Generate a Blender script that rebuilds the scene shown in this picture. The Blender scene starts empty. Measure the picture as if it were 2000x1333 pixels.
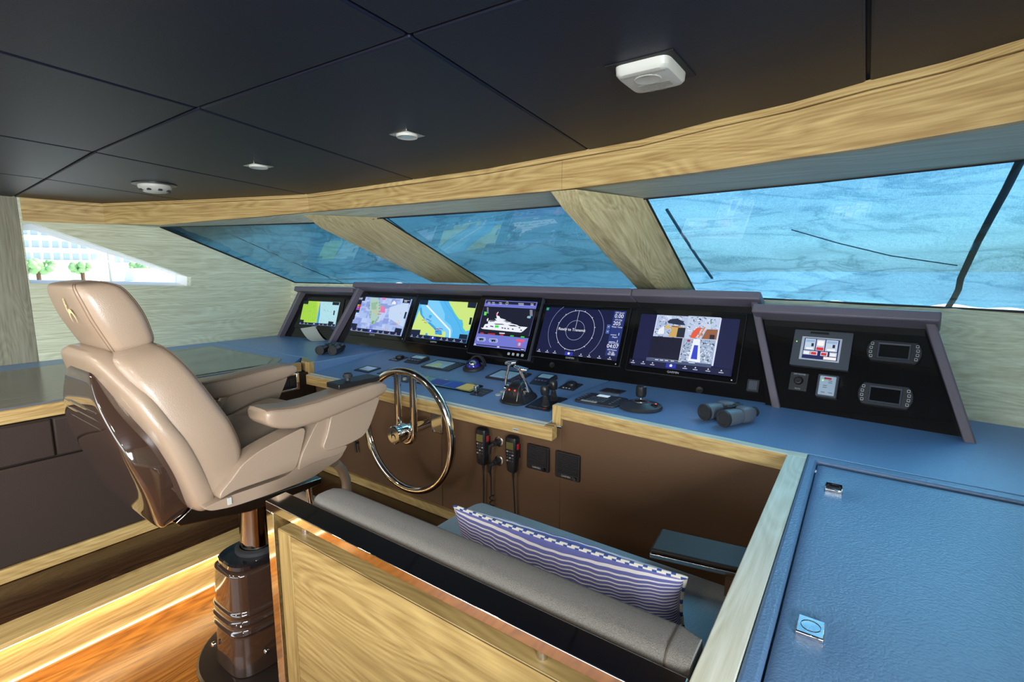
import bpy, bmesh, math, random
import numpy as np
from mathutils import Vector, Matrix
random.seed(7)
C = bpy.context.scene.collection
PI = math.pi
def S(r, g, b, k=1.0):
    def l(c):
        c = c / 255.0
        return (c / 12.92 if c <= 0.04045 else ((c + 0.055) / 1.055) ** 2.4) * k
    return (l(r), l(g), l(b))
# ------------------------------------------------------------------ camera
Z0 = 1.27                       # eye height above the lower cabin floor
F = 968.0; CX, CY, HY = 1000.0, 666.5, 527.0
PITCH = math.atan((CY - HY) / F)
YAW = math.atan((1693 - 1000) / (F / math.cos(PITCH)))
fw = np.array([-math.sin(YAW) * math.cos(PITCH), math.cos(YAW) * math.cos(PITCH), -math.sin(PITCH)])
rt = np.array([math.cos(YAW), math.sin(YAW), 0.0])
upv = np.cross(rt, fw)
cam_d = bpy.data.cameras.new('camera'); cam = bpy.data.objects.new('camera', cam_d); C.objects.link(cam)
cam_d.sensor_width = 36.0; cam_d.lens = F * 36.0 / 2000.0; cam_d.clip_start = 0.01; cam_d.clip_end = 2000
cam.matrix_world = Matrix(((rt[0], upv[0], -fw[0], 0), (rt[1], upv[1], -fw[1], 0), (rt[2], upv[2], -fw[2], Z0), (0, 0, 0, 1)))
sc = bpy.context.scene; sc.camera = cam
sc.view_settings.view_transform = 'Standard'; sc.view_settings.look = 'None'
sc.view_settings.gamma = 1.0; sc.view_settings.use_curve_mapping = False
sc.view_settings.exposure = 0.0
# ------------------------------------------------------------------ daylight
w = bpy.data.worlds.new('sky'); sc.world = w; w.use_nodes = True
wn = w.node_tree; bg = wn.nodes['Background']
sky = wn.nodes.new('ShaderNodeTexSky'); sky.sky_type = 'NISHITA'; sky.sun_disc = False
sky.sun_elevation = math.radians(50); sky.sun_rotation = math.radians(20); sky.air_density = 1.0; sky.dust_density = 2.0
wn.links.new(sky.outputs[0], bg.inputs[0]); bg.inputs[1].default_value = 0.42
sl = bpy.data.lights.new('sun', 'SUN'); sl.energy = 9.0; sl.angle = math.radians(28.0); sl.color = (1, 0.96, 0.9)
sun = bpy.data.objects.new('sun', sl); C.objects.link(sun)
sun.rotation_euler = (math.radians(-50), 0, math.radians(-16))   # hazy sun from ahead
# warm cabin lamps set in the deckhead behind and above the camera
def lamp(name, x, y, z, size, power, col, rot=(0, 0, 0), sy=None):
    d = bpy.data.lights.new(name, 'AREA'); d.energy = power; d.color = col; d.size = size
    if sy: d.shape = 'RECTANGLE'; d.size_y = sy
    else: d.shape = 'DISK'
    o = bpy.data.objects.new(name, d); C.objects.link(o); o.location = (x, y, z + Z0); o.rotation_euler = rot
    return o
WARM = (1.0, 0.86, 0.68)
LAMPS = [(-0.9, -0.35), (-2.1, -0.35), (-0.1, -0.75), (-1.5, -1.1), (-2.9, -0.6)]
for i, (lx, ly) in enumerate(LAMPS):
    lamp('cabin_lamp', lx, ly, 0.368, 0.11, 6.0, WARM)
# added fill lamps, unseen, outside the aft and starboard wall openings
lamp('aft_fill', -1.5, -2.0, -0.12, 3.3, 40.0, (0.88, 0.95, 1.0), (math.radians(90), 0, 0), 0.62)
lamp('starboard_fill', 0.80, -0.85, -0.05, 1.3, 125.0, (0.92, 0.96, 1.0), (math.radians(90), 0, math.radians(90)), 0.5)
# ------------------------------------------------------------------ pixel of the photo -> point on a real plane (eye at origin)
def ray(x, y): return fw * F + rt * (x - CX) - upv * (y - CY)
def onz(x, y, z): r = ray(x, y); return r * (z / r[2])
def ony(x, y, Y): r = ray(x, y); return r * (Y / r[1])
def onx(x, y, X): r = ray(x, y); return r * (X / r[0])
HF, HS, HY0 = -0.56, 0.113, 1.53           # helm desk slope
def onh(x, y, off=0.0):                    # on the sloping helm desk
    r = ray(x, y); return r * ((HF + off - HS * HY0) / (r[2] - HS * r[1]))
# ------------------------------------------------------------------ materials
MC = {}
def mat(name, col, rough=0.5, metal=0.0, spec=0.5, coat=0.0, emit=None, estr=1.0, bump=None, nscale=None, sheen=0.0, var=0.0):
    if name in MC: return MC[name]
    m = bpy.data.materials.new(name); m.use_nodes = True; nt = m.node_tree; b = nt.nodes['Principled BSDF']
    b.inputs['Base Color'].default_value = (*col, 1); b.inputs['Roughness'].default_value = rough
    b.inputs['Metallic'].default_value = metal; b.inputs['Specular IOR Level'].default_value = spec
    b.inputs['Coat Weight'].default_value = coat; b.inputs['Coat Roughness'].default_value = 0.03
    b.inputs['Sheen Weight'].default_value = sheen
    if emit: b.inputs['Emission Color'].default_value = (*emit, 1); b.inputs['Emission Strength'].default_value = estr
    tc = None
    if bump or var:
        tc = nt.nodes.new('ShaderNodeTexCoord')
        n = nt.nodes.new('ShaderNodeTexNoise'); n.inputs['Scale'].default_value = nscale or 300; n.inputs['Detail'].default_value = 4
        nt.links.new(tc.outputs['Object'], n.inputs['Vector'])
        if bump:
            bp = nt.nodes.new('ShaderNodeBump'); bp.inputs['Strength'].default_value = bump; bp.inputs['Distance'].default_value = 0.002
            nt.links.new(n.outputs[0], bp.inputs['Height']); nt.links.new(bp.outputs[0], b.inputs['Normal'])
        if var:
            mx = nt.nodes.new('ShaderNodeMix'); mx.data_type = 'RGBA'
            mx.inputs[6].default_value = (*[c * (1 - var) for c in col], 1); mx.inputs[7].default_value = (*[min(1, c * (1 + var)) for c in col], 1)
            rp = nt.nodes.new('ShaderNodeMapRange'); rp.inputs[1].default_value = 0.3; rp.inputs[2].default_value = 0.7
            nt.links.new(n.outputs[0], rp.inputs[0]); nt.links.new(rp.outputs[0], mx.inputs[0]); nt.links.new(mx.outputs[2], b.inputs['Base Color'])
    MC[name] = m; return m
def wood(name, light, dark, axis=0, rough=0.45, scale=1.0, spec=0.4, cath=0.5, rot=None, flat_axis=None):
    """veneer: long fibres along one axis plus cathedral figure from contour lines of a stretched noise"""
    if name in MC: return MC[name]
    m = bpy.data.materials.new(name); m.use_nodes = True; nt = m.node_tree; N = nt.nodes; L = nt.links; b = N['Principled BSDF']
    b.inputs['Roughness'].default_value = rough; b.inputs['Specular IOR Level'].default_value = spec
    tc = N.new('ShaderNodeTexCoord')
    mp0 = N.new('ShaderNodeMapping')
    if rot: mp0.inputs['Rotation'].default_value = rot
    L.new(tc.outputs['Object'], mp0.inputs['Vector'])
    def stretched(a, c):
        mp = N.new('ShaderNodeMapping'); s = [c * scale] * 3; s[axis] = a * scale
        if flat_axis is not None: s[flat_axis] = a * scale
        mp.inputs['Scale'].default_value = s; L.new(mp0.outputs[0], mp.inputs['Vector']); return mp
    m1 = stretched(0.8, 5.5); n1 = N.new('ShaderNodeTexNoise'); n1.inputs['Scale'].default_value = 1.0; n1.inputs['Detail'].default_value = 2; n1.inputs['Distortion'].default_value = 0.3
    L.new(m1.outputs[0], n1.inputs['Vector'])
    mu = N.new('ShaderNodeMath'); mu.operation = 'MULTIPLY'; mu.inputs[1].default_value = 30.0; L.new(n1.outputs[0], mu.inputs[0])
    pp = N.new('ShaderNodeMath'); pp.operation = 'PINGPONG'; pp.inputs[1].default_value = 0.5; L.new(mu.outputs[0], pp.inputs[0])
    m2 = stretched(5.0, 130.0); n2 = N.new('ShaderNodeTexNoise'); n2.inputs['Scale'].default_value = 1.0; n2.inputs['Detail'].default_value = 5; n2.inputs['Roughness'].default_value = 0.65
    L.new(m2.outputs[0], n2.inputs['Vector'])
    m3 = stretched(1.6, 46.0); n3 = N.new('ShaderNodeTexNoise'); n3.inputs['Scale'].default_value = 1.0; n3.inputs['Detail'].default_value = 3
    L.new(m3.outputs[0], n3.inputs['Vector'])
    a1 = N.new('ShaderNodeMath'); a1.operation = 'MULTIPLY'; a1.inputs[1].default_value = cath; L.new(pp.outputs[0], a1.inputs[0])
    a2 = N.new('ShaderNodeMath'); a2.operation = 'MULTIPLY_ADD'; a2.inputs[1].default_value = 1.1; L.new(n2.outputs[0], a2.inputs[0]); L.new(a1.outputs[0], a2.inputs[2])
    a3 = N.new('ShaderNodeMath'); a3.operation = 'MULTIPLY_ADD'; a3.inputs[1].default_value = 0.6; L.new(n3.outputs[0], a3.inputs[0]); L.new(a2.outputs[0], a3.inputs[2])
    rm = N.new('ShaderNodeMapRange'); rm.inputs[1].default_value = 0.62; rm.inputs[2].default_value = 1.12 + cath * 0.3
    L.new(a3.outputs[0], rm.inputs[0])
    mx = N.new('ShaderNodeMix'); mx.data_type = 'RGBA'; mx.inputs[6].default_value = (*dark, 1); mx.inputs[7].default_value = (*light, 1)
    L.new(rm.outputs[0], mx.inputs[0]); L.new(mx.outputs[2], b.inputs['Base Color'])
    bp = N.new('ShaderNodeBump'); bp.inputs['Strength'].default_value = 0.25; bp.inputs['Distance'].default_value = 0.001
    L.new(n2.outputs[0], bp.inputs['Height']); L.new(bp.outputs[0], b.inputs['Normal'])
    MC[name] = m; return m
OAK_L, OAK_D = S(214, 186, 126), S(152, 118, 66)
oak_x = wood('oak_x', OAK_L, OAK_D, 0, cath=0.3)
valance_oak = wood('valance_oak', OAK_L, OAK_D, 0, cath=0.45, flat_axis=1)
oak_y = wood('oak_y', OAK_L, OAK_D, 1, cath=0.3)
oak_z = wood('oak_z', OAK_L, OAK_D, 2)
WL, WD = S(226, 232, 206), S(184, 184, 152)
wall_y = wood('wall_oak_y', WL, WD, 1, cath=0.35)
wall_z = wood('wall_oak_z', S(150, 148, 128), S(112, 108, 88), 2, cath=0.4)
rail_oak = wood('rail_oak', S(244, 244, 228), S(208, 204, 176), 1, cath=0.4)  # lighter copy of the oak, window light painted into its tone
oak_lit_x = wood('oak_lit_x', S(244, 244, 228), S(208, 204, 176), 0, cath=0.3)
panel_oak = wood('panel_oak', S(166, 143, 92), S(118, 95, 54), 0, cath=0.6)
panel_oak_z = wood('panel_oak_z', S(166, 143, 92), S(118, 95, 54), 2, cath=0.2)
wall_x = wood('wall_oak_x', WL, WD, 0, cath=0.4)
soffit_oak = wood('soffit_oak', S(190, 202, 190), S(150, 158, 142), 0, cath=0.2)
beam_oak = wood('beam_oak', S(204, 194, 152), S(150, 138, 98), 1, cath=0.5, rot=(math.radians(28), 0, 0))
floor_dark = wood('wenge', S(78, 48, 24), S(22, 12, 6), 1, rough=0.25, cath=0.9, spec=0.6)
floor_orange = wood('teak_floor', S(190, 122, 46), S(112, 60, 18), 1, rough=0.25, cath=0.8, spec=0.6)
counter_grey = wood('grey_counter', S(120, 118, 112), S(84, 82, 78), 1, rough=0.2, cath=0.2, spec=0.6)
dash_leather = mat('dash_leather', S(110, 146, 190), 0.33, bump=0.35, nscale=420, spec=0.5)
hood_leather = mat('hood_leather', S(104, 98, 110), 0.42, bump=0.35, nscale=420)
console_leather = mat('console_leather', S(98, 130, 170), 0.36, bump=0.5, nscale=220, spec=0.55)
brown_leather = mat('brown_leather', S(104, 78, 56), 0.6, bump=0.5, nscale=500, spec=0.3)
cab_leather = mat('cabinet_leather', S(52, 40, 34), 0.6, bump=0.5, nscale=500, spec=0.3)
ceil_leather = mat('ceiling_leather', S(16, 22, 38), 0.45, bump=0.3, nscale=500, spec=0.28)
seat_leather = mat('taupe_leather', S(156, 136, 117), 0.30, bump=0.25, nscale=500, spec=0.55, coat=0.12)
stitch = mat('stitching', S(120, 96, 76), 0.8)
shell_brown = mat('gloss_brown_shell', S(58, 42, 34), 0.08, spec=0.6, coat=1.0)
chrome = mat('chrome', (0.82, 0.80, 0.78), 0.04, 1.0)
chrome_warm = mat('polished_steel', (0.80, 0.76, 0.70), 0.06, 1.0)
steel_brushed = mat('brushed_steel', (0.62, 0.6, 0.57), 0.25, 1.0)
black_gloss = mat('black_glass', (0.004, 0.004, 0.005), 0.05, spec=0.5)
black_sparkle = mat('black_acrylic', (0.005, 0.005, 0.006), 0.12, spec=0.35, coat=0.3)
black_plastic = mat('black_plastic', (0.012, 0.012, 0.014), 0.35)
dark_plastic = mat('dark_grey_plastic', S(44, 46, 52), 0.4)
mid_plastic = mat('slate_plastic', S(70, 76, 88), 0.4)
rubber = mat('black_rubber', (0.02, 0.02, 0.022), 0.6)
white_plastic = mat('white_plastic', S(186, 188, 180), 0.4)
white_paint = mat('white_paint', S(245, 245, 245), 0.4)
grey_fabric = mat('grey_fabric', S(102, 98, 92), 0.95, bump=0.9, nscale=700, var=0.35, sheen=0.3, spec=0.1)
seat_fabric = mat('slate_fabric', S(154, 164, 168), 0.95, bump=0.9, nscale=700, var=0.3, sheen=0.2, spec=0.1)
grey_paint = mat('screen_grey', S(170, 190, 200), 0.15, spec=0.5)
gasket = mat('black_gasket', (0.006, 0.006, 0.007), 0.6)
def glow(name, col, s): return mat(name, (0, 0, 0), 0.5, emit=col, estr=s)
led = glow('warm_led', (1.0, 0.78, 0.42), 34.0)
led_low = glow('warm_led_low', (1.0, 0.80, 0.45), 5.0)
bronze = mat('bronze_steel', (0.34, 0.30, 0.26), 0.07, 1.0)
def glass_mat(name, tint=(1, 1, 1), refl=1.0):
    m = bpy.data.materials.new(name); m.use_nodes = True; nt = m.node_tree; nt.nodes.clear()
    o = nt.nodes.new('ShaderNodeOutputMaterial'); t = nt.nodes.new('ShaderNodeBsdfTransparent'); g = nt.nodes.new('ShaderNodeBsdfGlossy')
    t.inputs[0].default_value = (*tint, 1); g.inputs['Roughness'].default_value = 0.01
    f = nt.nodes.new('ShaderNodeFresnel'); f.inputs[0].default_value = 1.45
    mx = nt.nodes.new('ShaderNodeMixShader'); mu = nt.nodes.new('ShaderNodeMath'); mu.operation = 'MULTIPLY'; mu.inputs[1].default_value = refl
    nt.links.new(f.outputs[0], mu.inputs[0]); nt.links.new(mu.outputs[0], mx.inputs[0]); nt.links.new(t.outputs[0], mx.inputs[1]); nt.links.new(g.outputs[0], mx.inputs[2]); nt.links.new(mx.outputs[0], o.inputs[0])
    return m
pane_glass = glass_mat('window_glass', (0.93, 0.97, 0.96), 0.2)
clear_glass = glass_mat('clear_dome', (0.95, 0.97, 1.0), 1.0)
# ------------------------------------------------------------------ mesh builder
class MB:
    def __init__(s): s.v = []; s.f = []; s.m = []; s.sm = []
    def add(s, vs, fs, mi=0, smooth=True):
        o = len(s.v); s.v += [tuple(float(c) for c in p) for p in vs]
        for f in fs: s.f.append([i + o for i in f]); s.m.append(mi); s.sm.append(smooth)
        return s
    def box(s, lo, hi, mi=0):
        (x0, y0, z0), (x1, y1, z1) = lo, hi
        vs = [(x0, y0, z0), (x1, y0, z0), (x1, y1, z0), (x0, y1, z0), (x0, y0, z1), (x1, y0, z1), (x1, y1, z1), (x0, y1, z1)]
        return s.add(vs, [(0, 3, 2, 1), (4, 5, 6, 7), (0, 1, 5, 4), (1, 2, 6, 5), (2, 3, 7, 6), (3, 0, 4, 7)], mi)
    def hexa(s, b, t, mi=0):      # two rings of equal length, joined and capped
        n = len(b); fs = [(i, (i + 1) % n, (i + 1) % n + n, i + n) for i in range(n)]
        fs += [tuple(range(n - 1, -1, -1)), tuple(range(n, 2 * n))]
        return s.add(list(b) + list(t), fs, mi)
    def prism(s, poly, axis, a, b, mi=0):  # poly in the two other axes (in order), extruded a..b
        def P(p, t):
            q = list(p); q.insert(axis, t); return tuple(q)
        return s.hexa([P(p, a) for p in poly], [P(p, b) for p in poly], mi)
    def loft(s, rings, mi=0, cap=True, closed=False):
        n = len(rings[0]); o = [p for r in rings for p in r]; fs = []
        k = len(rings)
        for j in range(k if closed else k - 1):
            a, b = j * n, ((j + 1) % k) * n
            for i in range(n): fs.append((a + i, a + (i + 1) % n, b + (i + 1) % n, b + i))
        if cap and not closed: fs += [tuple(range(n - 1, -1, -1)), tuple(range((k - 1) * n, k * n))]
        return s.add(o, fs, mi)
    def tube(s, pts, r, n=10, closed=False, mi=0, cap=True):
        pts = [Vector(p) for p in pts]; k = len(pts); rings = []
        ref = None
        for i, p in enumerate(pts):
            a = pts[i - 1] if (i or closed) else p; b = pts[(i + 1) % k] if (i < k - 1 or closed) else p
            t = (b - a).normalized()
            if ref is None: ref = Vector((0, 0, 1)) if abs(t.z) < 0.9 else Vector((1, 0, 0))
            u = (ref - t * ref.dot(t)).normalized(); ref = u; w_ = t.cross(u)
            rr = r[i] if isinstance(r, (list, tuple)) else r
            rings.append([p + (u * math.cos(2 * PI * j / n) + w_ * math.sin(2 * PI * j / n)) * rr for j in range(n)])
        return s.loft(rings, mi, cap, closed)
    def cyl(s, p0, p1, r0, r1=None, n=24, mi=0):
        return s.tube([p0, p1], [r0, r0 if r1 is None else r1], n, mi=mi)
    def lathe(s, prof, c=(0, 0, 0), ax=(0, 0, 1), n=32, mi=0, cap=True):   # prof: (radius, height)
        a = Vector(ax).normalized(); u = Vector((0, 0, 1)) if abs(a.z) < 0.9 else Vector((1, 0, 0)); u = (u - a * u.dot(a)).normalized(); w_ = a.cross(u); c = Vector(c)
        rings = [[c + a * h + (u * math.cos(2 * PI * j / n) + w_ * math.sin(2 * PI * j / n)) * max(r, 1e-5) for j in range(n)] for r, h in prof]
        return s.loft(rings, mi, cap)
    def build(s, name, mats, parent=None, world=True, bevel=0.0, seg=2, sub=0, ang=35, flat=False):
        me = bpy.data.meshes.new(name)
        vs = [Vector(p) for p in s.v]
        if parent is None: vs = [p + Vector((0, 0, Z0)) for p in vs]
        elif world:
            inv = parent.matrix_basis.inverted() if parent.parent is None else (parent.parent.matrix_basis @ parent.matrix_basis).inverted()
            vs = [inv @ (p + Vector((0, 0, Z0))) for p in vs]
        me.from_pydata(vs, [], s.f)
        if not isinstance(mats, (list, tuple)): mats = [mats]
        for mm in mats: me.materials.append(mm)
        for p, mi, sm in zip(me.polygons, s.m, s.sm): p.material_index = mi; p.use_smooth = not flat
        bm = bmesh.new(); bm.from_mesh(me); bmesh.ops.recalc_face_normals(bm, faces=bm.faces) ; bm.to_mesh(me); bm.free()
        if not flat and not sub: me.set_sharp_from_angle(angle=math.radians(ang))
        o = bpy.data.objects.new(name, me); C.objects.link(o); o.parent = parent
        if bevel:
            b = o.modifiers.new('bevel', 'BEVEL'); b.width = bevel; b.segments = seg; b.limit_method = 'ANGLE'; b.angle_limit = math.radians(30)
        if sub:
            q = o.modifiers.new('sub', 'SUBSURF'); q.levels = sub; q.render_levels = sub
        return o
def sq(c, ua, va, hu, hv, n=28, p=4.0, skew=0.0):      # superellipse ring
    c = Vector(c); ua = Vector(ua).normalized(); va = Vector(va).normalized(); out = []
    for i in range(n):
        a = 2 * PI * i / n; ca, sa = math.cos(a), math.sin(a)
        out.append(c + ua * (hu * math.copysign(abs(ca) ** (2 / p), ca)) + va * (hv * math.copysign(abs(sa) ** (2 / p), sa)))
    return out
def round_poly(w_, h, r, n=6, cx=0, cy=0):
    out = []
    for sx, sy, a0 in ((1, 1, 0), (-1, 1, 90), (-1, -1, 180), (1, -1, 270)):
        for i in range(n + 1):
            a = math.radians(a0 + 90 * i / n); out.append((cx + sx * (w_ / 2 - r) + r * math.cos(a), cy + sy * (h / 2 - r) + r * math.sin(a)))
    return out
def thing(name, label, cat, loc=(0, 0, 0), mtx=None, group=None):
    o = bpy.data.objects.new(name, None); C.objects.link(o); o.empty_display_size = 0.05
    if mtx is not None: o.matrix_basis = mtx
    else: o.location = (loc[0], loc[1], loc[2] + Z0)
    o['label'] = label; o['category'] = cat
    if group: o['group'] = group
    return o
def tag(o, label, cat, group=None):
    o['label'] = label; o['category'] = cat
    if group: o['group'] = group
    return o
def struct(o): o['kind'] = 'structure'; return o
def frame(O, u, v):
    """matrix with local x = u, local y = v, local z = outward normal; O in eye coordinates"""
    u = Vector(u).normalized(); n = u.cross(Vector(v)).normalized(); v = n.cross(u)
    return Matrix(((u.x, v.x, n.x, O[0]), (u.y, v.y, n.y, O[1]), (u.z, v.z, n.z, O[2] + Z0), (0, 0, 0, 1)))
def on_frame(px, py, M, off=0.0):
    n = Vector((M[0][2], M[1][2], M[2][2])); O = Vector((M[0][3], M[1][3], M[2][3] - Z0)) + n * off
    r = Vector(ray(px, py)); return r * (O.dot(n) / r.dot(n))
def to_local(M, p): return M.inverted() @ (Vector(p) + Vector((0, 0, Z0)))
# ================================================================== SETTING
CZ = 0.38
# ceiling: leather panels with fanned joints
seams = [  # (x at Y=-1.8, x at -0.4, x at 0.6, x at 1.75)
    (-3.9, -3.9, -3.9, -3.9), (-2.55, -2.72, -2.87, -3.30), (-1.75, -1.92, -2.09, -2.43), (-1.08, -1.15, -1.33, -1.665), (-0.55, -0.58, -0.645, -0.795), (-0.03, -0.03, -0.03, -0.03), (0.55, 0.56, 0.60, 0.72)]
def seam_x(k, Y):
    ys = (-1.8, -0.4, 0.6, 1.75); return float(np.interp(Y, ys, seams[k]))
def arc_y(x): return float(np.interp(x, [-3.7, -2.9, -2.09, -1.33, -0.65, -0.4, 0.0, 0.7], [0.69, 0.635, 0.59, 0.584, 0.618, 0.635, 0.66, 0.70]))
b = MB(); G = 0.0028
for k in range(len(seams) - 1):
    for (ya, yb) in ((-1.8, -0.62), (-0.62, None), (None, 1.75)):
        def edge(row, side):
            x = 0
            if row is None:
                x = seam_x(k, 0.6) if side < 0 else seam_x(k + 1, 0.6); y = arc_y(x)
            else:
                y = row; x = seam_x(k, y) if side < 0 else seam_x(k + 1, y)
            return x - side * G, y
        p = [edge(ya, -1), edge(ya, 1), edge(yb, 1), edge(yb, -1)]
        mid = [((p[0][0] + p[1][0]) / 2, (p[0][1] + p[1][1]) / 2)]
        p = [(p[0][0], p[0][1] + G), (p[1][0], p[1][1] + G), (p[2][0], p[2][1] - G), (p[3][0], p[3][1] - G)]
        b.hexa([(x, y, CZ) for x, y in p], [(x, y, CZ + 0.03) for x, y in p])
b.box((-3.95, -1.85, CZ + 0.012), (0.75, 1.8, CZ + 0.05), 1)
struct(b.build('ceiling', [ceil_leather, gasket], bevel=0.005, seg=3))

# valance: oak band hanging below the ceiling along a curve (positions read off the deckhead line)
cols = [(38, 388, 433), (75, 392, 435), (110, 396, 436), (200, 397, 438), (311, 393.5, 440), (400, 390, 432), (500, 385, 424), (602, 380, 414.5), (700, 367, 406), (800, 352.5, 397.5), (950, 331, 384), (1098, 303, 370.5), (1250, 275, 351), (1400, 236, 331.6), (1550, 202, 309), (1700, 159, 288), (1850, 122, 262), (2000, 78, 236)]
top, bot = [], []
for i, (x, y0, y1) in enumerate(cols):
    P = onx(x, y0, -3.70 + 0.004 * i) if i < 3 else onz(x, y0, CZ)
    if i == 3: P = onx(x, y0, -3.66)
    B = ony(x, y1, P[1])
    top.append((P[0], P[1])); bot.append(B[2])
top.append((0.45, 1.10)); bot.append(bot[-1]); top.append((0.72, 0.92)); bot.append(bot[-1])
def nrm2(i, pts):
    a = pts[max(0, i - 1)]; c = pts[min(len(pts) - 1, i + 1)]; dx, dy = c[0] - a[0], c[1] - a[1]; l = math.hypot(dx, dy); return (-dy / l, dx / l)
NB = [nrm2(i, top) for i in range(len(top))]
# split in three boards at the visible joints (x = 602 and x = 1098)
for nm, (i0, i1) in (('trim_1', (0, 7)), ('trim_2', (7, 11)), ('trim_3', (11, len(top) - 1))):
    b = MB(); rings = []
    for i in range(i0, i1 + 1):
        (x, y), z1, (nx, ny) = top[i], bot[i], NB[i]
        e = 0.0007 if i == i0 else (-0.0007 if i == i1 else 0)
        x += e
        rings.append([(x, y, z1), (x, y, CZ - 0.018), (x + nx * 0.03, y + ny * 0.03, CZ - 0.018), (x + nx * 0.03, y + ny * 0.03, z1)])
    b.loft(rings)
    rings = []
    for i in range(i0, i1 + 1):      # set-back fillet up to the leather
        (x, y), (nx, ny) = top[i], NB[i]
        rings.append([(x - nx * 0.006, y - ny * 0.006, CZ - 0.016), (x - nx * 0.006, y - ny * 0.006, CZ + 0.002), (x + nx * 0.02, y + ny * 0.02, CZ + 0.002), (x + nx * 0.02, y + ny * 0.02, CZ - 0.016)])
    b.loft(rings)
    struct(b.build(nm, valance_oak))

# windshield edge lines
gt = [(-3.66, 1.33, 0.268), (-3.10, 1.46, 0.258), (-2.483, 1.612, 0.25), (-1.946, 1.655, 0.25), (-1.30, 1.74, 0.25), (-0.66, 1.755, 0.25), (-0.132, 1.711, 0.25), (0.264, 1.639, 0.25), (0.75, 1.50, 0.25)]
gbY = [(-3.66, 2.21), (-3.1, 2.28), (-2.48, 2.34), (-1.9, 2.39), (-1.3, 2.41), (-0.65, 2.40), (0.0, 2.35), (0.43, 2.29), (0.8, 2.22)]
def gby(x): return float(np.interp(x, [p[0] for p in gbY], [p[1] for p in gbY]))
def gbz(x): return float(np.interp(x, [-3.66, -2.5, -1.5, -0.6, 0.43, 0.8], [-0.100, -0.105, -0.112, -0.121, -0.137, -0.142]))
def gtop(x): return Vector((x, float(np.interp(x, [p[0] for p in gt], [p[1] for p in gt])), float(np.interp(x, [p[0] for p in gt], [p[2] for p in gt]))))
def gbot(x): return Vector((x, gby(x), gbz(x)))
# soffit between the valance and the head of the glass
b = MB(); rings = []
for x in [float(q) for q in np.linspace(-3.70, 0.74, 90)]:
    g = gtop(x); vy = float(np.interp(x, [p[0] for p in top], [p[1] for p in top])) if x > -3.5 else 1.12 + (x + 3.7) * 0.5
    vz = float(np.interp(x, [p[0] for p in top[3:]], bot[3:]))
    rings.append([(x, vy + 0.016, vz + 0.004), (x, g.y + 0.005, g.z), (x, g.y + 0.005, g.z + 0.05), (x, vy + 0.022, vz + 0.05)])
b.loft(rings); struct(b.build('trim_4', soffit_oak))

# side wall (port) with the wedge window, slightly tapering toward the bow
def pw(px, py): return onx(px, py, -3.70)
XW = -3.70
hole = [pw(43, 437), pw(68, 437), pw(373, 541), pw(373, 559), pw(58, 554)]
hole = [(p[1], p[2]) for p in hole]
def plate_hole(name, outer, inner, x, th, m):
    bm = bmesh.new(); es = []
    for loop in (outer, inner):
        vs = [bm.verts.new((x, y, z + Z0)) for y, z in loop]
        for i in range(len(vs)): es.append(bm.edges.new((vs[i], vs[(i + 1) % len(vs)])))
    r = bmesh.ops.triangle_fill(bm, edges=es, use_beauty=True)
    fs = [f for f in bm.faces]
    ext = bmesh.ops.extrude_face_region(bm, geom=fs)
    for v in ext['geom']:
        if isinstance(v, bmesh.types.BMVert): v.co.x -= th
    bmesh.ops.recalc_face_normals(bm, faces=bm.faces)
    me = bpy.data.meshes.new(name); bm.to_mesh(me); me.materials.append(m); o = bpy.data.objects.new(name, me); C.objects.link(o); return struct(o)
YJ = onx(38, 433, XW)[1]
wall = plate_hole('wall_port', [(YJ + 0.001, -1.25), (2.75, -1.25), (2.75, 0.42), (YJ + 0.001, 0.42)], hole, XW, 0.06, wall_y)
b = MB(); b.box((XW - 0.06, -1.85, -1.27), (XW + 0.002, YJ - 0.001, 0.42)); struct(b.build('wall_port_aft', wall_z))
# white window reveal outside the wall
b = MB(); h2 = [(y, z) for y, z in hole]
cy_, cz_ = sum(p[0] for p in h2) / 5, sum(p[1] for p in h2) / 5
outer = [(cy_ + (y - cy_) * 1.02, cz_ + (z - cz_) * 1.02) for y, z in h2]; inn = [(cy_ + (y - cy_) * 0.93, cz_ + (z - cz_) * 0.86) for y, z in h2]
rings = [[(XW - 0.061, y, z) for y, z in outer], [(XW - 0.16, y, z) for y, z in inn], [(XW - 0.17, y, z) for y, z in outer]]
b.loft(rings, cap=False, closed=True)
fr = struct(b.build('window_4', white_paint))
b = MB(); b.hexa([(XW - 0.150, y, z) for y, z in outer], [(XW - 0.146, y, z) for y, z in outer]); g = b.build('pane', pane_glass, fr); 
g.matrix_parent_inverse = Matrix.Identity(4); 
for v in g.data.vertices: pass

# starboard, aft walls and the lower shell (outside the picture, they hold the light in)
b = MB(); b.box((0.66, 0.0, -1.27), (0.72, 2.75, 0.42)); struct(b.build('wall_starboard', wall_y))
b = MB(); b.box((0.66, -1.85, -1.27), (0.72, 0.0, -0.30)); b.box((0.66, -1.85, 0.20), (0.72, 0.0, 0.42)); b.box((0.66, -1.85, -0.30), (0.72, -1.5, 0.20)); b.box((0.66, -0.2, -0.30), (0.72, 0.0, 0.20)); struct(b.build('wall_starboard_aft', wall_z))
b = MB(); b.box((-3.76, -1.91, -1.27), (0.72, -1.85, -0.45)); b.box((-3.76, -1.91, 0.2), (0.72, -1.85, 0.42)); b.box((-3.76, -1.91, -0.45), (-3.2, -1.85, 0.2)); b.box((0.2, -1.91, -0.45), (0.72, -1.85, 0.2)); struct(b.build('wall_aft', wall_x))

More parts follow.
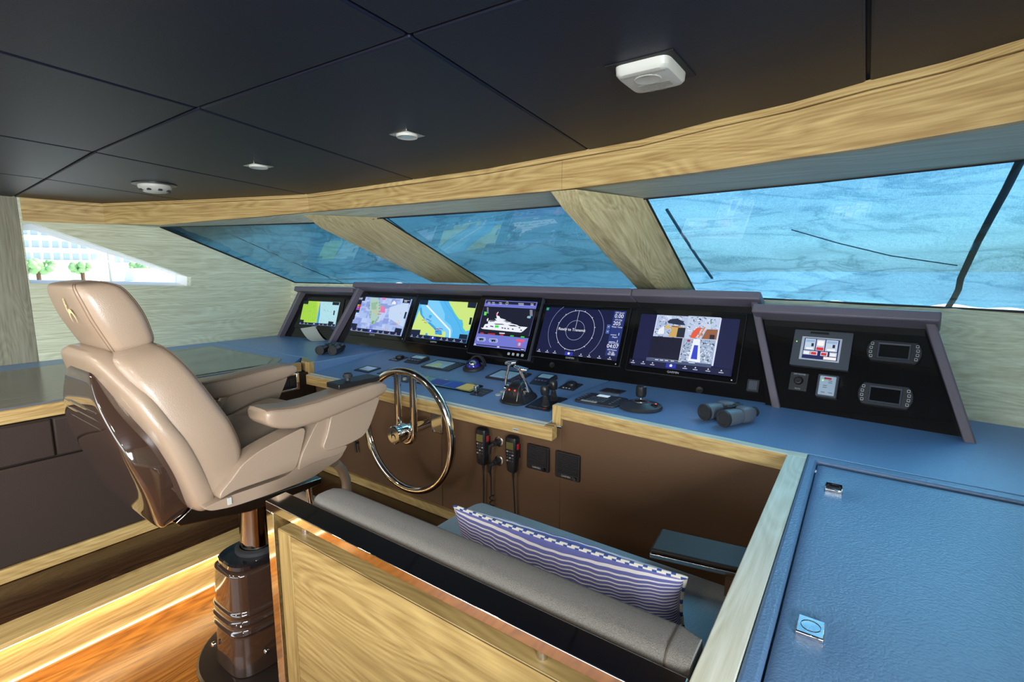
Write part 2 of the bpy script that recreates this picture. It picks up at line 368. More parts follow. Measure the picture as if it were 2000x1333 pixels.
# floors
b = MB(); b.box((-2.10, -1.9, -1.30), (0.72, 1.6, -1.27)); struct(b.build('floor', floor_orange))
b = MB(); b.box((-3.76, -1.9, -1.16), (-2.15, 1.6, -1.12)); b.box((-2.15, 1.12, -1.16), (0.66, 1.6, -1.1195)); struct(b.build('floor.001', floor_dark))
# step: oak nosing, lit riser
b = MB(); b.box((-2.155, -1.85, -1.137), (-2.034, 1.12, -1.119)); struct(b.build('trim_5', oak_y, bevel=0.002))
b = MB(); b.box((-2.10, -1.85, -1.27), (-2.068, 1.12, -1.137)); struct(b.build('trim_6', oak_y))
b = MB(); b.box((-2.155, 1.112, -1.27), (0.66, 1.12, -1.1205)); struct(b.build('trim_7', oak_x))
def strip(label, x, z, h, m=None):
    o = MB().box((x, -1.85, z), (x + 0.008, 1.11, z + h)).build('strip_light', m or led); tag(o, label, 'light'); return o
strip('warm strip light tucked under the oak nosing of the step', -2.048, -1.1405, 0.003)
strip('thin warm strip light along the foot of the step riser', -2.067, -1.269, 0.0025, led_low)

# front wall below the glass, follows the glass foot
b = MB(); rings = []
for x in [-3.70, -3.1, -2.5, -1.9, -1.3, -0.65, 0.0, 0.43, 0.72]:
    g = gbot(x); y0 = g.y - (0.10 if x > -2.9 else 0.05)
    rings.append([(x, g.y - 0.004, g.z), (x, y0, -0.5), (x, y0 - 0.02, -0.60), (x, g.y + 0.04, -0.60), (x, g.y + 0.04, g.z)])
b.loft(rings); struct(b.build('wall_front', wall_x))

# mullions: four-sided beams running down the glass
GL_T1, GL_B1 = gtop(-1.935), Vector(ony(952.7, 554, 2.39))
def beam(name, pts_ir, pts_il, pts_gr, dx):
    b = MB(); rings = []
    for ir, il, gr in zip(pts_ir, pts_il, pts_gr):
        gl = Vector(gr) + Vector((-dx, 0.0, 0)); rings.append([tuple(ir), tuple(gr), tuple(gl), tuple(il)])
    b.loft(rings); return struct(b.build(name, beam_oak, bevel=0.002))
t2 = Vector(onz(1125, 370, 0.264)); k2 = Vector(ony(1143.8, 414, t2.y + 0.055)); e2 = Vector(ony(1284, 566, 2.25))
L2 = [Vector(ony(1074.5, 374, t2.y)), Vector(ony(1102, 412, t2.y + 0.055)), Vector(ony(1282, 566, 2.25))]; L2[2].x -= 0.09
gr2 = [gtop(-0.66), gtop(-0.66).lerp(Vector(ony(1356, 567, 2.405)), 0.12), Vector(ony(1356, 567, 2.405))]
beam('trim_8', [t2, k2, e2], L2, gr2, 0.16)
t1 = Vector(onz(629, 420.6, 0.272)); k1 = Vector(ony(648, 445, t1.y + 0.06)); e1 = Vector(ony(868, 552, 2.25))
L1 = [Vector(ony(591.5, 418.5, t1.y)), Vector(ony(627, 446, t1.y + 0.06)), Vector(ony(867, 552, 2.25))]; L1[2].x -= 0.10
gr1 = [gtop(-1.946), gtop(-1.946).lerp(GL_B1, 0.12), GL_B1]
beam('trim_9', [t1, k1, e1], L1, gr1, 0.20)

# windshield panes with black edge gaskets
def pane(name, xs):
    xs2 = xs
    b = MB(); rings = []
    for x in xs2:
        t, g_ = gtop(x), gbot(x); t = t + Vector((0, 0.012, 0.006)); g_ = g_ + Vector((0, 0.012, 0.004))
        rings.append([t, g_, g_ + Vector((0, 0.004, 0.008)), t + Vector((0, 0.004, 0.008))])
    b.loft(rings); p = struct(b.build(name, pane_glass))
    q = MB()
    q.tube([gtop(x) for x in xs2], 0.0045, 6); q.tube([gbot(x) for x in xs2], 0.0045, 6)
    q.build('gasket', gasket, p); return p
pane('window_1', [-3.66, -3.1, -2.48, -2.0]); pane('window_2', [-1.98, -1.3, -0.72]); pane('window_3', [-0.70, -0.132, 0.264, 0.72])
b = MB(); b.tube([Vector((-3.672, 1.33, 0.270)), Vector((-3.672, 2.225, -0.098))], 0.007, 6)
b.tube([gr2[0] + Vector((0.002, -0.002, 0)), gr2[2] + Vector((0.002, -0.002, 0))], 0.004, 6); b.tube([gr1[0] + Vector((0.002, -0.002, 0)), gr1[2] + Vector((0.002, -0.002, 0))], 0.004, 6)
struct(b.build('trim_10', gasket))

# the mesh cover tied over the outside of the windshield
def cover_mat(name, dark, light, weave_open=0.20):
    m = bpy.data.materials.new(name); m.use_nodes = True; nt = m.node_tree; nt.nodes.clear(); N = nt.nodes; L = nt.links
    o = N.new('ShaderNodeOutputMaterial'); t = N.new('ShaderNodeBsdfTranslucent'); d = N.new('ShaderNodeBsdfDiffuse'); mx = N.new('ShaderNodeMixShader')
    tc = N.new('ShaderNodeTexCoord')
    def noise(scale3, det, rot=0.0, dist=0.0):
        mp = N.new('ShaderNodeMapping'); mp.inputs['Scale'].default_value = scale3; mp.inputs['Rotation'].default_value = (0, 0, rot); L.new(tc.outputs['Object'], mp.inputs[0])
        n = N.new('ShaderNodeTexNoise'); n.inputs['Scale'].default_value = 1.0; n.inputs['Detail'].default_value = det; n.inputs['Distortion'].default_value = dist; L.new(mp.outputs[0], n.inputs[0]); return n
    n1 = noise((3, 3, 3), 4); n2 = noise((700, 90, 90), 2); n3 = noise((90, 500, 90), 2)
    cr = noise((1.6, 6.0, 6.0), 4.0, -0.45, 0.9)          # long doubled-over creases
    def math_(op, a, b_):
        q = N.new('ShaderNodeMath'); q.operation = op
        for k, v in enumerate((a, b_)):
            if isinstance(v, (int, float)): q.inputs[k].default_value = v
            else: L.new(v, q.inputs[k])
        return q.outputs[0]
    c1 = math_('ABSOLUTE', math_('SUBTRACT', cr.outputs[0], 0.5), 0); c2 = math_('MINIMUM', math_('MULTIPLY', c1, 26.0), 1.0)
    weave = math_('ADD', n2.outputs[0], n3.outputs[0])
    v = math_('ADD', math_('MULTIPLY', n1.outputs[0], 0.8), math_('MULTIPLY', weave, 0.95)); v = math_('ADD', v, math_('MULTIPLY', c2, 0.36))
    rm = N.new('ShaderNodeMapRange'); rm.inputs[1].default_value = 1.15; rm.inputs[2].default_value = 1.95; L.new(v, rm.inputs[0])
    c = N.new('ShaderNodeMix'); c.data_type = 'RGBA'; c.inputs[6].default_value = (*dark, 1); c.inputs[7].default_value = (*light, 1)
    L.new(rm.outputs[0], c.inputs[0]); L.new(c.outputs[2], t.inputs[0]); L.new(c.outputs[2], d.inputs[0])
    bp = N.new('ShaderNodeBump'); bp.inputs['Strength'].default_value = 0.7; bp.inputs['Distance'].default_value = 0.03; L.new(cr.outputs[0], bp.inputs['Height']); L.new(bp.outputs[0], t.inputs['Normal']); L.new(bp.outputs[0], d.inputs['Normal'])
    mx.inputs[0].default_value = 0.35; L.new(t.outputs[0], mx.inputs[1]); L.new(d.outputs[0], mx.inputs[2])
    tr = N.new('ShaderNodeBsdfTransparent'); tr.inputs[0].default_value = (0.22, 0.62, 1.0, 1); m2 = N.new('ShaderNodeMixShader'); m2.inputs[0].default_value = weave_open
    L.new(mx.outputs[0], m2.inputs[1]); L.new(tr.outputs[0], m2.inputs[2]); L.new(m2.outputs[0], o.inputs[0]); return m
def cover_pt(x, s):        # s: 0 at the head of the glass .. 1 at its foot
    t, g_ = gtop(min(0.75, max(-3.66, x))), gbot(min(0.78, max(-3.66, x))); t.x = g_.x = x
    p = t.lerp(g_, s); wv = 0.5 * 0.010 * math.sin(9 * x + 14 * s + 2 * math.sin(3 * x)) + 0.5 * 0.007 * math.sin(23 * x * (0.4 + s) + 5) + 0.5 * 0.009 * math.sin(31 * s - 6 * x + 2.2 * math.sin(5 * x + 9 * s))
    fold = 0.018 * math.exp(-((s - 0.55 - 0.22 * math.sin(1.7 * x + 1)) / 0.02) ** 2) + 0.016 * math.exp(-((s - 0.84 + 0.08 * math.sin(2.3 * x)) / 0.015) ** 2) + 0.012 * math.exp(-((s - 0.92 + 0.02 * math.sin(4 * x)) / 0.01) ** 2)
    near = min(1.0, max(0.12, (x + 3.72) / 0.45)); wv *= near; fold *= near * 0.3
    d = 0.055 * near + wv * (0.6 + s) - fold * 1.3
    return p + Vector((0, 0.42, 0.9)) * d
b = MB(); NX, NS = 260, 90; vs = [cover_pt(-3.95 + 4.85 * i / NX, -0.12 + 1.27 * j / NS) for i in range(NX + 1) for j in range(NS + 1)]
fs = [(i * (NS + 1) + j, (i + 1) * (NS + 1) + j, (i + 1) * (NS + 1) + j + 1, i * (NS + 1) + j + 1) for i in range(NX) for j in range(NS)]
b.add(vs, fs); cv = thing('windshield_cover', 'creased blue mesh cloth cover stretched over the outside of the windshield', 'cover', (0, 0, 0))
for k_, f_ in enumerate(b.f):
    if vs[f_[0]].x < -0.72: b.m[k_] = 1  # port and centre cloth coloured darker, shade painted against the sunlit starboard part
b.build('cloth', [cover_mat('blue_mesh_cover', (0.010, 0.055, 0.105), (0.115, 0.26, 0.36)), cover_mat('shaded_mesh_cover', (0.004, 0.024, 0.048), (0.030, 0.10, 0.16), 0.09)], cv)
def on_cover(px, py, off=0.0):   # march the ray to the cover
    r = Vector(ray(px, py)).normalized(); best = None
    for k in range(100, 420):
        p = r * (k * 0.01)
        if p.x < -3.9 or p.x > 0.9: continue
        t, g_ = gtop(min(0.75, max(-3.66, p.x))), gbot(min(0.78, max(-3.66, p.x)))
        s = (p.y - t.y) / (g_.y - t.y)
        q = t.lerp(g_, s) + Vector((0, 0.42, 0.9)) * (0.045 + off)
        if p.z > q.z + (p.y - q.y) * (g_.z - t.z) / (g_.y - t.y) and s > -0.1: return p
        best = p
    return best
def ribbon(pts, w_, th):
    b = MB(); rings = []
    for i, p in enumerate(pts):
        a = pts[max(0, i - 1)]; c = pts[min(len(pts) - 1, i + 1)]; t = (c - a).normalized(); n = Vector((0, 0.42, 0.9)); u = t.cross(n).normalized()
        rings.append([p + u * w_ - n * th, p - u * w_ - n * th, p - u * w_ + n * th, p + u * w_ + n * th])
    return b.loft(rings)
ribbon([on_cover(*p) for p in [(1992, 316), (1965, 370), (1935, 425), (1910, 472), (1890, 515), (1876, 545), (1872, 566), (1862, 585), (1848, 606)]], 0.009, 0.002).build('strap', rubber, cv)
ribbon([on_cover(*p) for p in [(420, 444), (470, 467), (540, 498), (600, 525), (665, 551), (675, 556)]], 0.0035, 0.002).build('seam', rubber, cv)
ribbon([on_cover(*p) for p in [(756, 426), (800, 458), (860, 500), (930, 543), (965, 562)]], 0.003, 0.002).build('seam', rubber, cv)
ribbon([on_cover(*p) for p in [(1302, 409), (1330, 454), (1360, 500), (1391, 544)]], 0.0045, 0.003).build('seam', mat('navy_seam', S(30, 70, 100), 0.8), cv)
ribbon([on_cover(*p) for p in [(1546, 449), (1640, 476), (1740, 500), (1870, 519)]], 0.002, 0.001).build('seam', mat('navy_seam', S(30, 70, 100), 0.8), cv)

# port window outlook: marina apartments, trees, boats, quay
wht = mat('render_white', S(235, 235, 232), 0.8); shade = mat('dark_window', S(184, 200, 220), 0.3)
def block(name, label, y, x, w_, h, d, cols_, rows):
    t = thing(name, label, 'building', (x, y, -2))
    MB().box((x - d, y - w_ / 2, -2), (x, y + w_ / 2, h)).build('wall', wht, t)
    for i in range(cols_):
        for j in range(rows):
            q = MB()
            yy = y - w_ / 2 + (i + 0.5) * w_ / cols_; zz = 1 + (j + 0.5) * (h - 1.5) / rows
            q.box((x - 0.2, yy - w_ / cols_ * 0.3, zz - 0.42), (x + 0.08, yy + w_ / cols_ * 0.3, zz + 0.42)); q.build('window', shade, t)
    q = MB()
    for j in range(rows): zz = 1 + (j + 0.5) * (h - 1.5) / rows - 0.62; q.box((x, y - w_ / 2, zz - 0.1), (x + 1.2, y + w_ / 2, zz + 0.1))
    q.build('balconies', wht, t); return t
block('apartment_building', 'tall white apartment block with balconies seen through the port window', 21, -90, 9, 19, 12, 9, 11)
block('apartment_building', 'lower white apartment block seen through the port window, right of the tall one', 33, -95, 11, 11, 10, 9, 8)
leaf = mat('foliage', S(150, 190, 130), 0.8)
for i, (yy, r_) in enumerate(((15.5, 1.7), (19.5, 1.2), (25.5, 1.3), (30, 1.0), (35, .9), (39, .8))):
    t = thing('tree', ['broad green tree in front of the tall block beyond the port window', 'small green tree at the foot of the tall block, second from the aft jamb', 'green tree in the gap between the two white blocks', 'green tree in front of the lower white block', 'small round tree right of the lower block', 'smallest distant tree at the narrow forward end of the port window'][i], 'tree', (-78, yy, -2), group=None)
    q = MB(); q.cyl((-78, yy, -2), (-78, yy, 0.3), 0.2); q.build('trunk', brown_leather, t)
    q = MB()
    for k in range(26):
        cx_, cy2, cz2 = -78 + random.uniform(-r_, r_) * .4, yy + random.uniform(-r_, r_) * .8, random.uniform(-0.2, r_ * .55); rr = r_ * random.uniform(.14, .34)
        q.lathe([(rr * math.sin(a), -rr * math.cos(a)) for a in [i2 * PI / 8 for i2 in range(9)]], (cx_, cy2, cz2), n=10)
    q.build('crown', leaf, t)
for i, (yy, ln) in enumerate(((16, 7), (25, 6))):
    t = thing('motor_yacht', ['white motor yacht moored beyond the port window, toward its aft end', 'white motor yacht moored beyond the port window, toward its forward end'][i], 'boat', (-45, yy, -2.2))
    q = MB(); q.hexa([(-46, yy - ln * .45, -2.2), (-44, yy - ln * .45, -2.2), (-44, yy + ln * .3, -2.2), (-45, yy + ln * .45, -2.2), (-46, yy + ln * .3, -2.2)], [(-46.6, yy - ln * .5, -0.9), (-43.4, yy - ln * .5, -0.9), (-43.4, yy + ln * .3, -0.8), (-45, yy + ln * .55, -0.6), (-46.6, yy + ln * .3, -0.8)]); q.build('hull', white_paint, t)
    q = MB(); q.hexa([(-46, yy - ln * .3, -0.9), (-44, yy - ln * .3, -0.9), (-44, yy + ln * .2, -0.9), (-46, yy + ln * .2, -0.9)], [(-45.8, yy - ln * .28, 0.1), (-44.2, yy - ln * .28, 0.1), (-44.2, yy + ln * .05, 0.1), (-45.8, yy + ln * .05, 0.1)]); q.build('cabin', white_paint, t)
    MB().box((-43.98, yy - ln * .26, -0.55), (-43.94, yy + ln * .1, -0.2)).build('cabin_window', shade, t)
o = MB().box((-400, -200, -3.0), (-6, 600, -2.2)).build('quay', mat('quay_concrete', S(222, 222, 218), 0.6)); struct(o)
o.name = 'ground'

o = MB().box((-5.9, -200, -3.0), (400, 600, -2.25)).build('harbour_water', mat('harbour_water', S(52, 84, 96), 0.25)); struct(o); o.name = 'ground'
# ================================================================== DASHBOARD
DZ = -0.5
dash = thing('dashboard', 'wide slate leather dashboard with oak front edge running the full width under the windshield', 'dashboard', (-1.55, 1.55, -1.12))
sA, sB = onz(1093.6, 794.4, DZ), onz(1537, 889, DZ)           # starboard front edge
hpx = [(640, 742), (755, 765), (900, 799), (1076, 836)]
hl = [onh(*p) for p in hpx]
XS = sA[0] - 0.032                                             # starboard end of the helm desk
def hY(x): return float(np.interp(x, [p[0] for p in hl], [p[1] for p in hl]))
def hz(y): return HF + HS * (y - HY0)
XP = -2.425                                                    # port end of the helm desk
def wy(x): return gby(x) - (0.10 if x > -2.9 else 0.05) + 0.004
def slab(poly, zf, th=0.03):
    top_ = [(x, y, zf(x, y)) for x, y in poly]; return [(x, y, z - th) for x, y, z in top_], top_
flat = lambda x, y: DZ
TW = 0.036
# starboard top
edge = lambda x: float(sA[1] + (sB[1] - sA[1]) * (x - sA[0]) / (sB[0] - sA[0]))
p = [(XS + 0.004, edge(XS) + TW), (-0.09, edge(-0.09) + TW), (-0.09, 1.53), (0.655, 1.50), (0.655, wy(.655)), (0.0, wy(0.0)), (XS + 0.004, wy(XS))]
b = MB(); b.hexa(*slab(p, flat)); b.build('starboard_top', dash_leather, dash, bevel=0.003)
# helm top (sloping), down to the front
b = MB(); x0, x1 = XP + 0.0, XS - 0.0
poly = [(x0, hY(x0) + TW)] + [(float(x), hY(float(x)) + TW) for x in np.linspace(x0, x1, 6)[1:-1]] + [(x1, hY(x1) + TW), (x1, 2.06), (x0, 2.06)]
b.hexa(*slab(poly, lambda x, y: hz(y), 0.02)); b.box((x0, 2.055, -0.53), (x1, 2.24, DZ - 0.0005)); b.build('helm_top', dash_leather, dash, bevel=0.002)
# port top
p = [(-3.66, 1.60), (-2.56, 1.60), (-2.50, 1.545), (XP, 1.545), (XP, wy(XP)), (-2.85, wy(-2.85)), (-3.0, wy(-3.0)), (-3.66, wy(-3.66))]
b = MB(); b.hexa(*slab(p, flat, 0.10)); b.build('port_top', dash_leather, dash, bevel=0.004)
# oak trim: top ledge and face, mitred
b = MB()
def board(front, back, h, zs=None):
    n = len(front); rings = []
    for (f, k) in zip(front, back): rings.append([(f[0], f[1], f[2] - h), (f[0], f[1], f[2]), (k[0], k[1], k[2]), (k[0], k[1], k[2] - h)])
    b.loft(rings)
xs = [XS + 0.002, -0.5, -0.136]
HFACE = 0.047
board([(x, edge(x), DZ) for x in xs], [(x, edge(x) + TW, DZ) for x in xs], HFACE)
b.build('oak_trim', oak_x, dash, bevel=0.0015)
b = MB(); hx = [XP + 0.0] + [float(x) for x in np.linspace(XP, XS, 6)[1:]] + [XS + 0.0365]
board([(x, hY(x), hz(hY(x))) for x in hx], [(x, hY(x) + TW, hz(hY(x) + TW)) for x in hx], 0.050)
b.build('oak_trim', oak_x, dash, bevel=0.0015)
zl = hz(hY(XS))
b = MB(); b.box((XS - 0.0005, edge(XS) - 0.0030, zl - 0.012), (XS + 0.037, edge(XS) + TW, DZ + 0.0003)); b.build('oak_trim', oak_z, dash, bevel=0.0015)
b = MB(); b.box((XP - 0.045, 1.520, hz(1.53) - 0.046), (XP, 1.552, DZ + 0.0015)); b.build('oak_trim', oak_z, dash, bevel=0.0015)
b = MB(); b.hexa([(-2.50, 1.52, -0.548), (XP - 0.04, 1.52, -0.548), (XP - 0.04, 1.56, -0.548), (-2.56, 1.61, -0.548), (-2.60, 1.59, -0.548)], [(-2.50, 1.52, DZ + 0.001), (XP - 0.04, 1.52, DZ + 0.001), (XP - 0.04, 1.548, DZ + 0.001), (-2.56, 1.60, DZ + 0.001), (-2.60, 1.59, DZ + 0.001)]); b.build('oak_trim', oak_x, dash)
b = MB()
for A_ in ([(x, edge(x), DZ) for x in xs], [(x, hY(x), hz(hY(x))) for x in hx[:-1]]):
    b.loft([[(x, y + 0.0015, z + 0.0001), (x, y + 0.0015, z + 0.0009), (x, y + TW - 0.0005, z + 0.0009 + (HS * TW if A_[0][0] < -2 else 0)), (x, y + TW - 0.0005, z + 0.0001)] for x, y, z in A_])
b.build('lit_trim_ledge', oak_lit_x, dash)  # ledge overlay in the lighter oak paints window light on the trim top
# pale inlay line along the trim top
b = MB(); b.loft([[(x, hY(x) + 0.014, hz(hY(x) + 0.014) + 0.0014), (x, hY(x) + 0.0152, hz(hY(x) + 0.0152) + 0.0014), (x, hY(x) + 0.0152, hz(hY(x)) - 0.004), (x, hY(x) + 0.014, hz(hY(x)) - 0.004)] for x in hx]); b.build('inlay_line', mat('inlay', S(70, 54, 34), 0.6), dash)
# leather front panel
FY = 1.565
def front_panel(xa, xb, ztop):
    m_ = MB(); m_.box((xa, FY, -1.077), (xb, FY + 0.02, ztop)); return m_.build('front_panel', brown_leather, dash, bevel=0.003)
front_panel(-2.47, -1.50, -0.59); front_panel(-1.498, XS + 0.03, -0.59)
m_ = MB(); m_.hexa([(XS + 0.03, FY, -1.077), (-0.136, 1.505, -1.077), (-0.136, 1.53, -1.077), (XS + 0.03, FY + 0.02, -1.077)], [(XS + 0.03, FY, -0.54), (-0.136, 1.505, -0.54), (-0.136, 1.53, -0.54), (XS + 0.03, FY + 0.02, -0.54)]); m_.build('front_panel', brown_leather, dash)
o = MB().box((-2.47, 1.548, -1.1185), (-0.136, 1.60, -1.077)).build('trim_11', oak_x, bevel=0.002); struct(o)

# ------------------------------------------------------------------ port counter and cabinet
pc = thing('port_counter', 'long grey counter along the port wall with an oak front edge', 'counter', (-3.0, 0.4, -0.55))
b = MB(); b.hexa(*slab([(-3.69, -1.84), (-2.492, -1.84), (-2.492, 1.47), (-2.63, 1.598), (-3.69, 1.598)], lambda x, y: DZ - 0.003, 0.03)); b.build('leather_top', dash_leather, pc)
b = MB(); b.hexa(*slab([(-3.30, -1.84), (-2.52, -1.84), (-2.52, 1.38), (-2.66, 1.50), (-3.52, 1.50)], lambda x, y: DZ, 0.01)); b.build('stone_inlay', counter_grey, pc, bevel=0.001)
b = MB(); b.hexa(*slab([(-3.25, 0.75), (-2.56, 0.75), (-2.56, 1.36), (-2.70, 1.47), (-3.45, 1.47)], lambda x, y: DZ + 0.003, 0.004)); b.build('glass_plate', mat('green_glass_top', S(84, 96, 92), 0.08, spec=0.8), pc)
b = MB(); b.box((-2.490, -1.84, -0.549), (-2.468, 1.50, DZ)); b.build('oak_edge', oak_y, pc, bevel=0.0015)
cab = thing('port_cabinet', 'low cabinet of dark brown leather panels below the port counter', 'cabinet', (-2.6, 0.2, -1.12))
MB().box((-3.0, -1.84, -1.118), (-2.46, 1.56, -0.552)).build('body', gasket, cab)
yb = [-1.8, -1.1, -0.32, 0.468, 1.56]
for i in range(4):
    MB().box((-2.461, yb[i] + 0.002, -0.698), (-2.44, yb[i + 1] - 0.002, -0.552)).build('panel', cab_leather, cab, bevel=0.006)
for a, c_ in ((-1.8, -0.9), (-0.9, 1.56)):
    MB().box((-2.461, a + 0.002, -1.064), (-2.44, c_ - 0.002, -0.703)).build('panel', cab_leather, cab, bevel=0.006)
struct(MB().box((-2.461, -1.84, -1.118), (-2.434, 1.547, -1.066)).build('trim_12', oak_y, bevel=0.002))
# outlet plate on the cabinet side
ot = thing('wall_outlet', 'chrome framed outlet plate with an orange pilot light on the cabinet under the port counter', 'outlet', (-2.438, 1.40, -0.63))
b = MB(); 
for (y0, y1, z0, z1) in ((1.335, 1.350, -0.635, -0.545), (1.445, 1.460, -0.635, -0.545), (1.350, 1.445, -0.635, -0.625), (1.350, 1.445, -0.555, -0.545)): b.box((-2.440, y0, z0), (-2.428, y1, z1))
b.build('frame', chrome, ot, bevel=0.002)
MB().box((-2.440, 1.350, -0.625), (-2.434, 1.445, -0.555)).build('plate', black_plastic, ot)
b = MB(); b.box((-2.434, 1.372, -0.610), (-2.431, 1.405, -0.570)); b.box((-2.434, 1.410, -0.610), (-2.431, 1.436, -0.570)); b.build('socket', dark_plastic, ot, bevel=0.002)
MB().lathe([(0, 0), (0.004, 0), (0.003, 0.002), (0, 0.003)], (-2.434, 1.362, -0.588), (1, 0, 0), 12).build('pilot_light', glow('orange_pilot', (1, 0.12, 0.02), 6), ot)

# ------------------------------------------------------------------ starboard console: oak coaming, leather deck, hatch
sc_ = thing('starboard_console', 'broad slate blue leather console at the right with a flush hatch', 'console', (0.3, 0.6, -1.27))
b = MB(); b.box((-0.090, -0.6, -0.53), (-0.0655, 1.51, DZ - 0.001)); b.build('border', console_leather, sc_, bevel=0.006, seg=3)
b = MB(); b.hexa([(-0.09, 1.492, -0.53), (0.655, 1.46, -0.53), (0.655, 1.50, -0.53), (-0.09, 1.53, -0.53)], [(-0.09, 1.492, DZ), (0.655, 1.462, DZ), (0.655, 1.499, DZ), (-0.09, 1.529, DZ)]); b.build('border', console_leather, sc_, bevel=0.006, seg=3)
b = MB(); b.box((-0.09, -0.6, -1.10), (0.65, 1.45, -0.52)); b.build('body', gasket, sc_)
# padded hatch with dimples around the latches
LAT = [(-0.0205, 1.318), (-0.023, 0.760)]
b = MB(); nx, ny = 70, 190; X0, X1, Y0_, Y1_ = -0.0625, 0.65, -0.6, 1.474
def hatch_z(x, y):
    d = min(x - X0, X1 - x, y - Y0_, (Y1_ - 0.04 * (x - X0)) - y); z = DZ - 0.001 - 0.006 * math.exp(-max(d, 0) / 0.006)
    z += 0.0012 * math.sin(9 * x + 3 * y) * math.sin(5 * y)
    for lx, ly in LAT: z -= 0.004 * math.exp(-(((x - lx) / 0.04) ** 2 + ((y - ly) / 0.05) ** 2))
    return z
us = [X0 + (X1 - X0) * (i / nx) ** 1.6 for i in range(nx + 1)]; vs_ = [Y0_ + (Y1_ - Y0_) * j / ny for j in range(ny + 1)]
vv = [(x, y - 0.04 * (x - X0) * (j / ny), hatch_z(x, y - 0.04 * (x - X0) * (j / ny))) for x in us for j, y in enumerate(vs_)]
ff = [(i * (ny + 1) + j, (i + 1) * (ny + 1) + j, (i + 1) * (ny + 1) + j + 1, i * (ny + 1) + j + 1) for i in range(nx) for j in range(ny)]
b.add(vv, ff); n0 = len(b.v)
b.box((X0 + 0.002, Y0_, -0.53), (X1, Y1_ - 0.035, -0.512)); b.build('hatch', console_leather, sc_)
for i, (lx, ly) in enumerate(LAT):
    t = bpy.data.objects.new('latch', None)
    b = MB(); b.box((lx - 0.0175, ly - 0.021, DZ - 0.006), (lx + 0.0175, ly + 0.021, DZ + 0.003)); l = b.build('latch', chrome, sc_, bevel=0.002, seg=2)
    q = MB(); q.lathe([(0.0125, -0.0005), (0.0125, 0.0006), (0.0118, 0.0006), (0.0118, -0.0005)], (lx, ly, DZ + 0.003), n=32, cap=False); q.build('ring_groove', black_plastic, l)
    bpy.data.objects.remove(t)
cm = thing('oak_coaming', 'oak rail painted pale as if top-lit, framing the left edge of the starboard console', 'rail', (-0.113, 0.5, -0.56))
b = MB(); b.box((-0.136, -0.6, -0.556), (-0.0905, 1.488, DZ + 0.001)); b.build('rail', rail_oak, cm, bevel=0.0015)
b = MB(); b.hexa([(-0.136, 1.4885, -0.54), (-0.0905, 1.4885, -0.54), (-0.0905, 1.528, -0.54), (-0.136, 1.525, -0.54)], [(-0.136, 1.4885, DZ + 0.001), (-0.0905, 1.4885, DZ + 0.001), (-0.0905, 1.528, DZ + 0.001), (-0.136, 1.525, DZ + 0.001)]); b.build('rail_end', oak_lit_x, cm)
MB().box((-0.132, -0.6, -1.118), (-0.0905, 1.50, -0.556)).build('side_panel', brown_leather, cm)

# ------------------------------------------------------------------ instrument hoods
def fr_from(p0, p1, tilt):
    u = Vector(p1) - Vector(p0); u.z = 0; u.normalize(); f_ = Vector((-u.y, u.x, 0)); v = (f_ * tilt + Vector((0, 0, 1))).normalized(); return u, v
TILT = 0.45
c0, c1 = Vector((-2.95, 2.085, DZ)), Vector((-0.25, 2.045, DZ))
cu, cvv = fr_from(c0, c1, TILT); MC_ = frame(c0, cu, cvv)
def poly_on(M, pts, off=0.0): return [to_local(M, on_frame(px, py, M, off)) for px, py in pts]
def binnacle(label, M, foot_l, foot_r, top_l, top_r, joints=(), left_post=True, right_post=True, capd=0.085):
    """sloped black panel, side posts leaning in, padded cap; the px are the photo's outline corners"""
    t = thing('instrument_hood', label, 'instrument hood', mtx=M)
    fl, frr, tl, tr = [to_local(M, on_frame(px, py, M, 0.05)) for px, py in (foot_l, foot_r, top_l, top_r)]
    hgt = (tl.y + tr.y) / 2
    b = MB(); b.hexa([(fl.x, -0.02, -0.02), (frr.x, -0.02, -0.02), (tr.x, hgt, -0.02), (tl.x, hgt, -0.02)], [(fl.x, -0.02, 0), (frr.x, -0.02, 0), (tr.x, hgt, 0), (tl.x, hgt, 0)]); b.build('panel', black_sparkle, t, world=False)
    yb_ = -0.026
    for on, a, c_, s in ((left_post, fl, tl, 1), (right_post, frr, tr, -1)):
        if not on: continue
        d = 0.014
        b = MB(); q0 = Vector((a.x, yb_ , 0)); q1 = Vector((c_.x, hgt, 0))
        b.hexa([(q0.x, q0.y + 0.02, 0.0), (q0.x + s * d * 2, q0.y + 0.02, 0.0), (q0.x + s * d * 2, q0.y + 0.002, 0.05), (q0.x, q0.y + 0.002, 0.05)], [(q1.x, q1.y, 0), (q1.x + s * d * 2, q1.y, 0), (q1.x + s * d * 2, q1.y, 0.055), (q1.x, q1.y, 0.055)])
        b.build('post', hood_leather, t, world=False, bevel=0.005, seg=3)
    xs_ = [tl.x - 0.012] + [to_local(M, on_frame(px, py, M, 0.05)).x for px, py in joints] + [tr.x + 0.012]
    for i in range(len(xs_) - 1):
        b = MB(); b.box((xs_[i] + 0.0008, hgt - 0.006, -0.03), (xs_[i + 1] - 0.0008, hgt + 0.03, capd)); o = b.build('cap', hood_leather, t, world=False, bevel=0.007, seg=3)
    b = MB(); b.hexa([(fl.x, -0.02, -0.021), (frr.x, -0.02, -0.021), (tr.x, hgt, -0.021), (tl.x, hgt, -0.021)], [(fl.x, -0.02, -0.03), (frr.x, -0.02, -0.03), (tr.x, hgt, -0.03), (tl.x, hgt, -0.03)])
    b.build('back', black_plastic, t, world=False)
    return t
hood_c = binnacle('central instrument hood, widest of the three, holding five displays', MC_, (641, 664), (1524, 798), (697, 563), (1481, 588), joints=((812, 552), (1240, 567)))
w0, w1 = Vector((-0.16, 2.005, DZ)), Vector((0.307, 1.955, DZ))
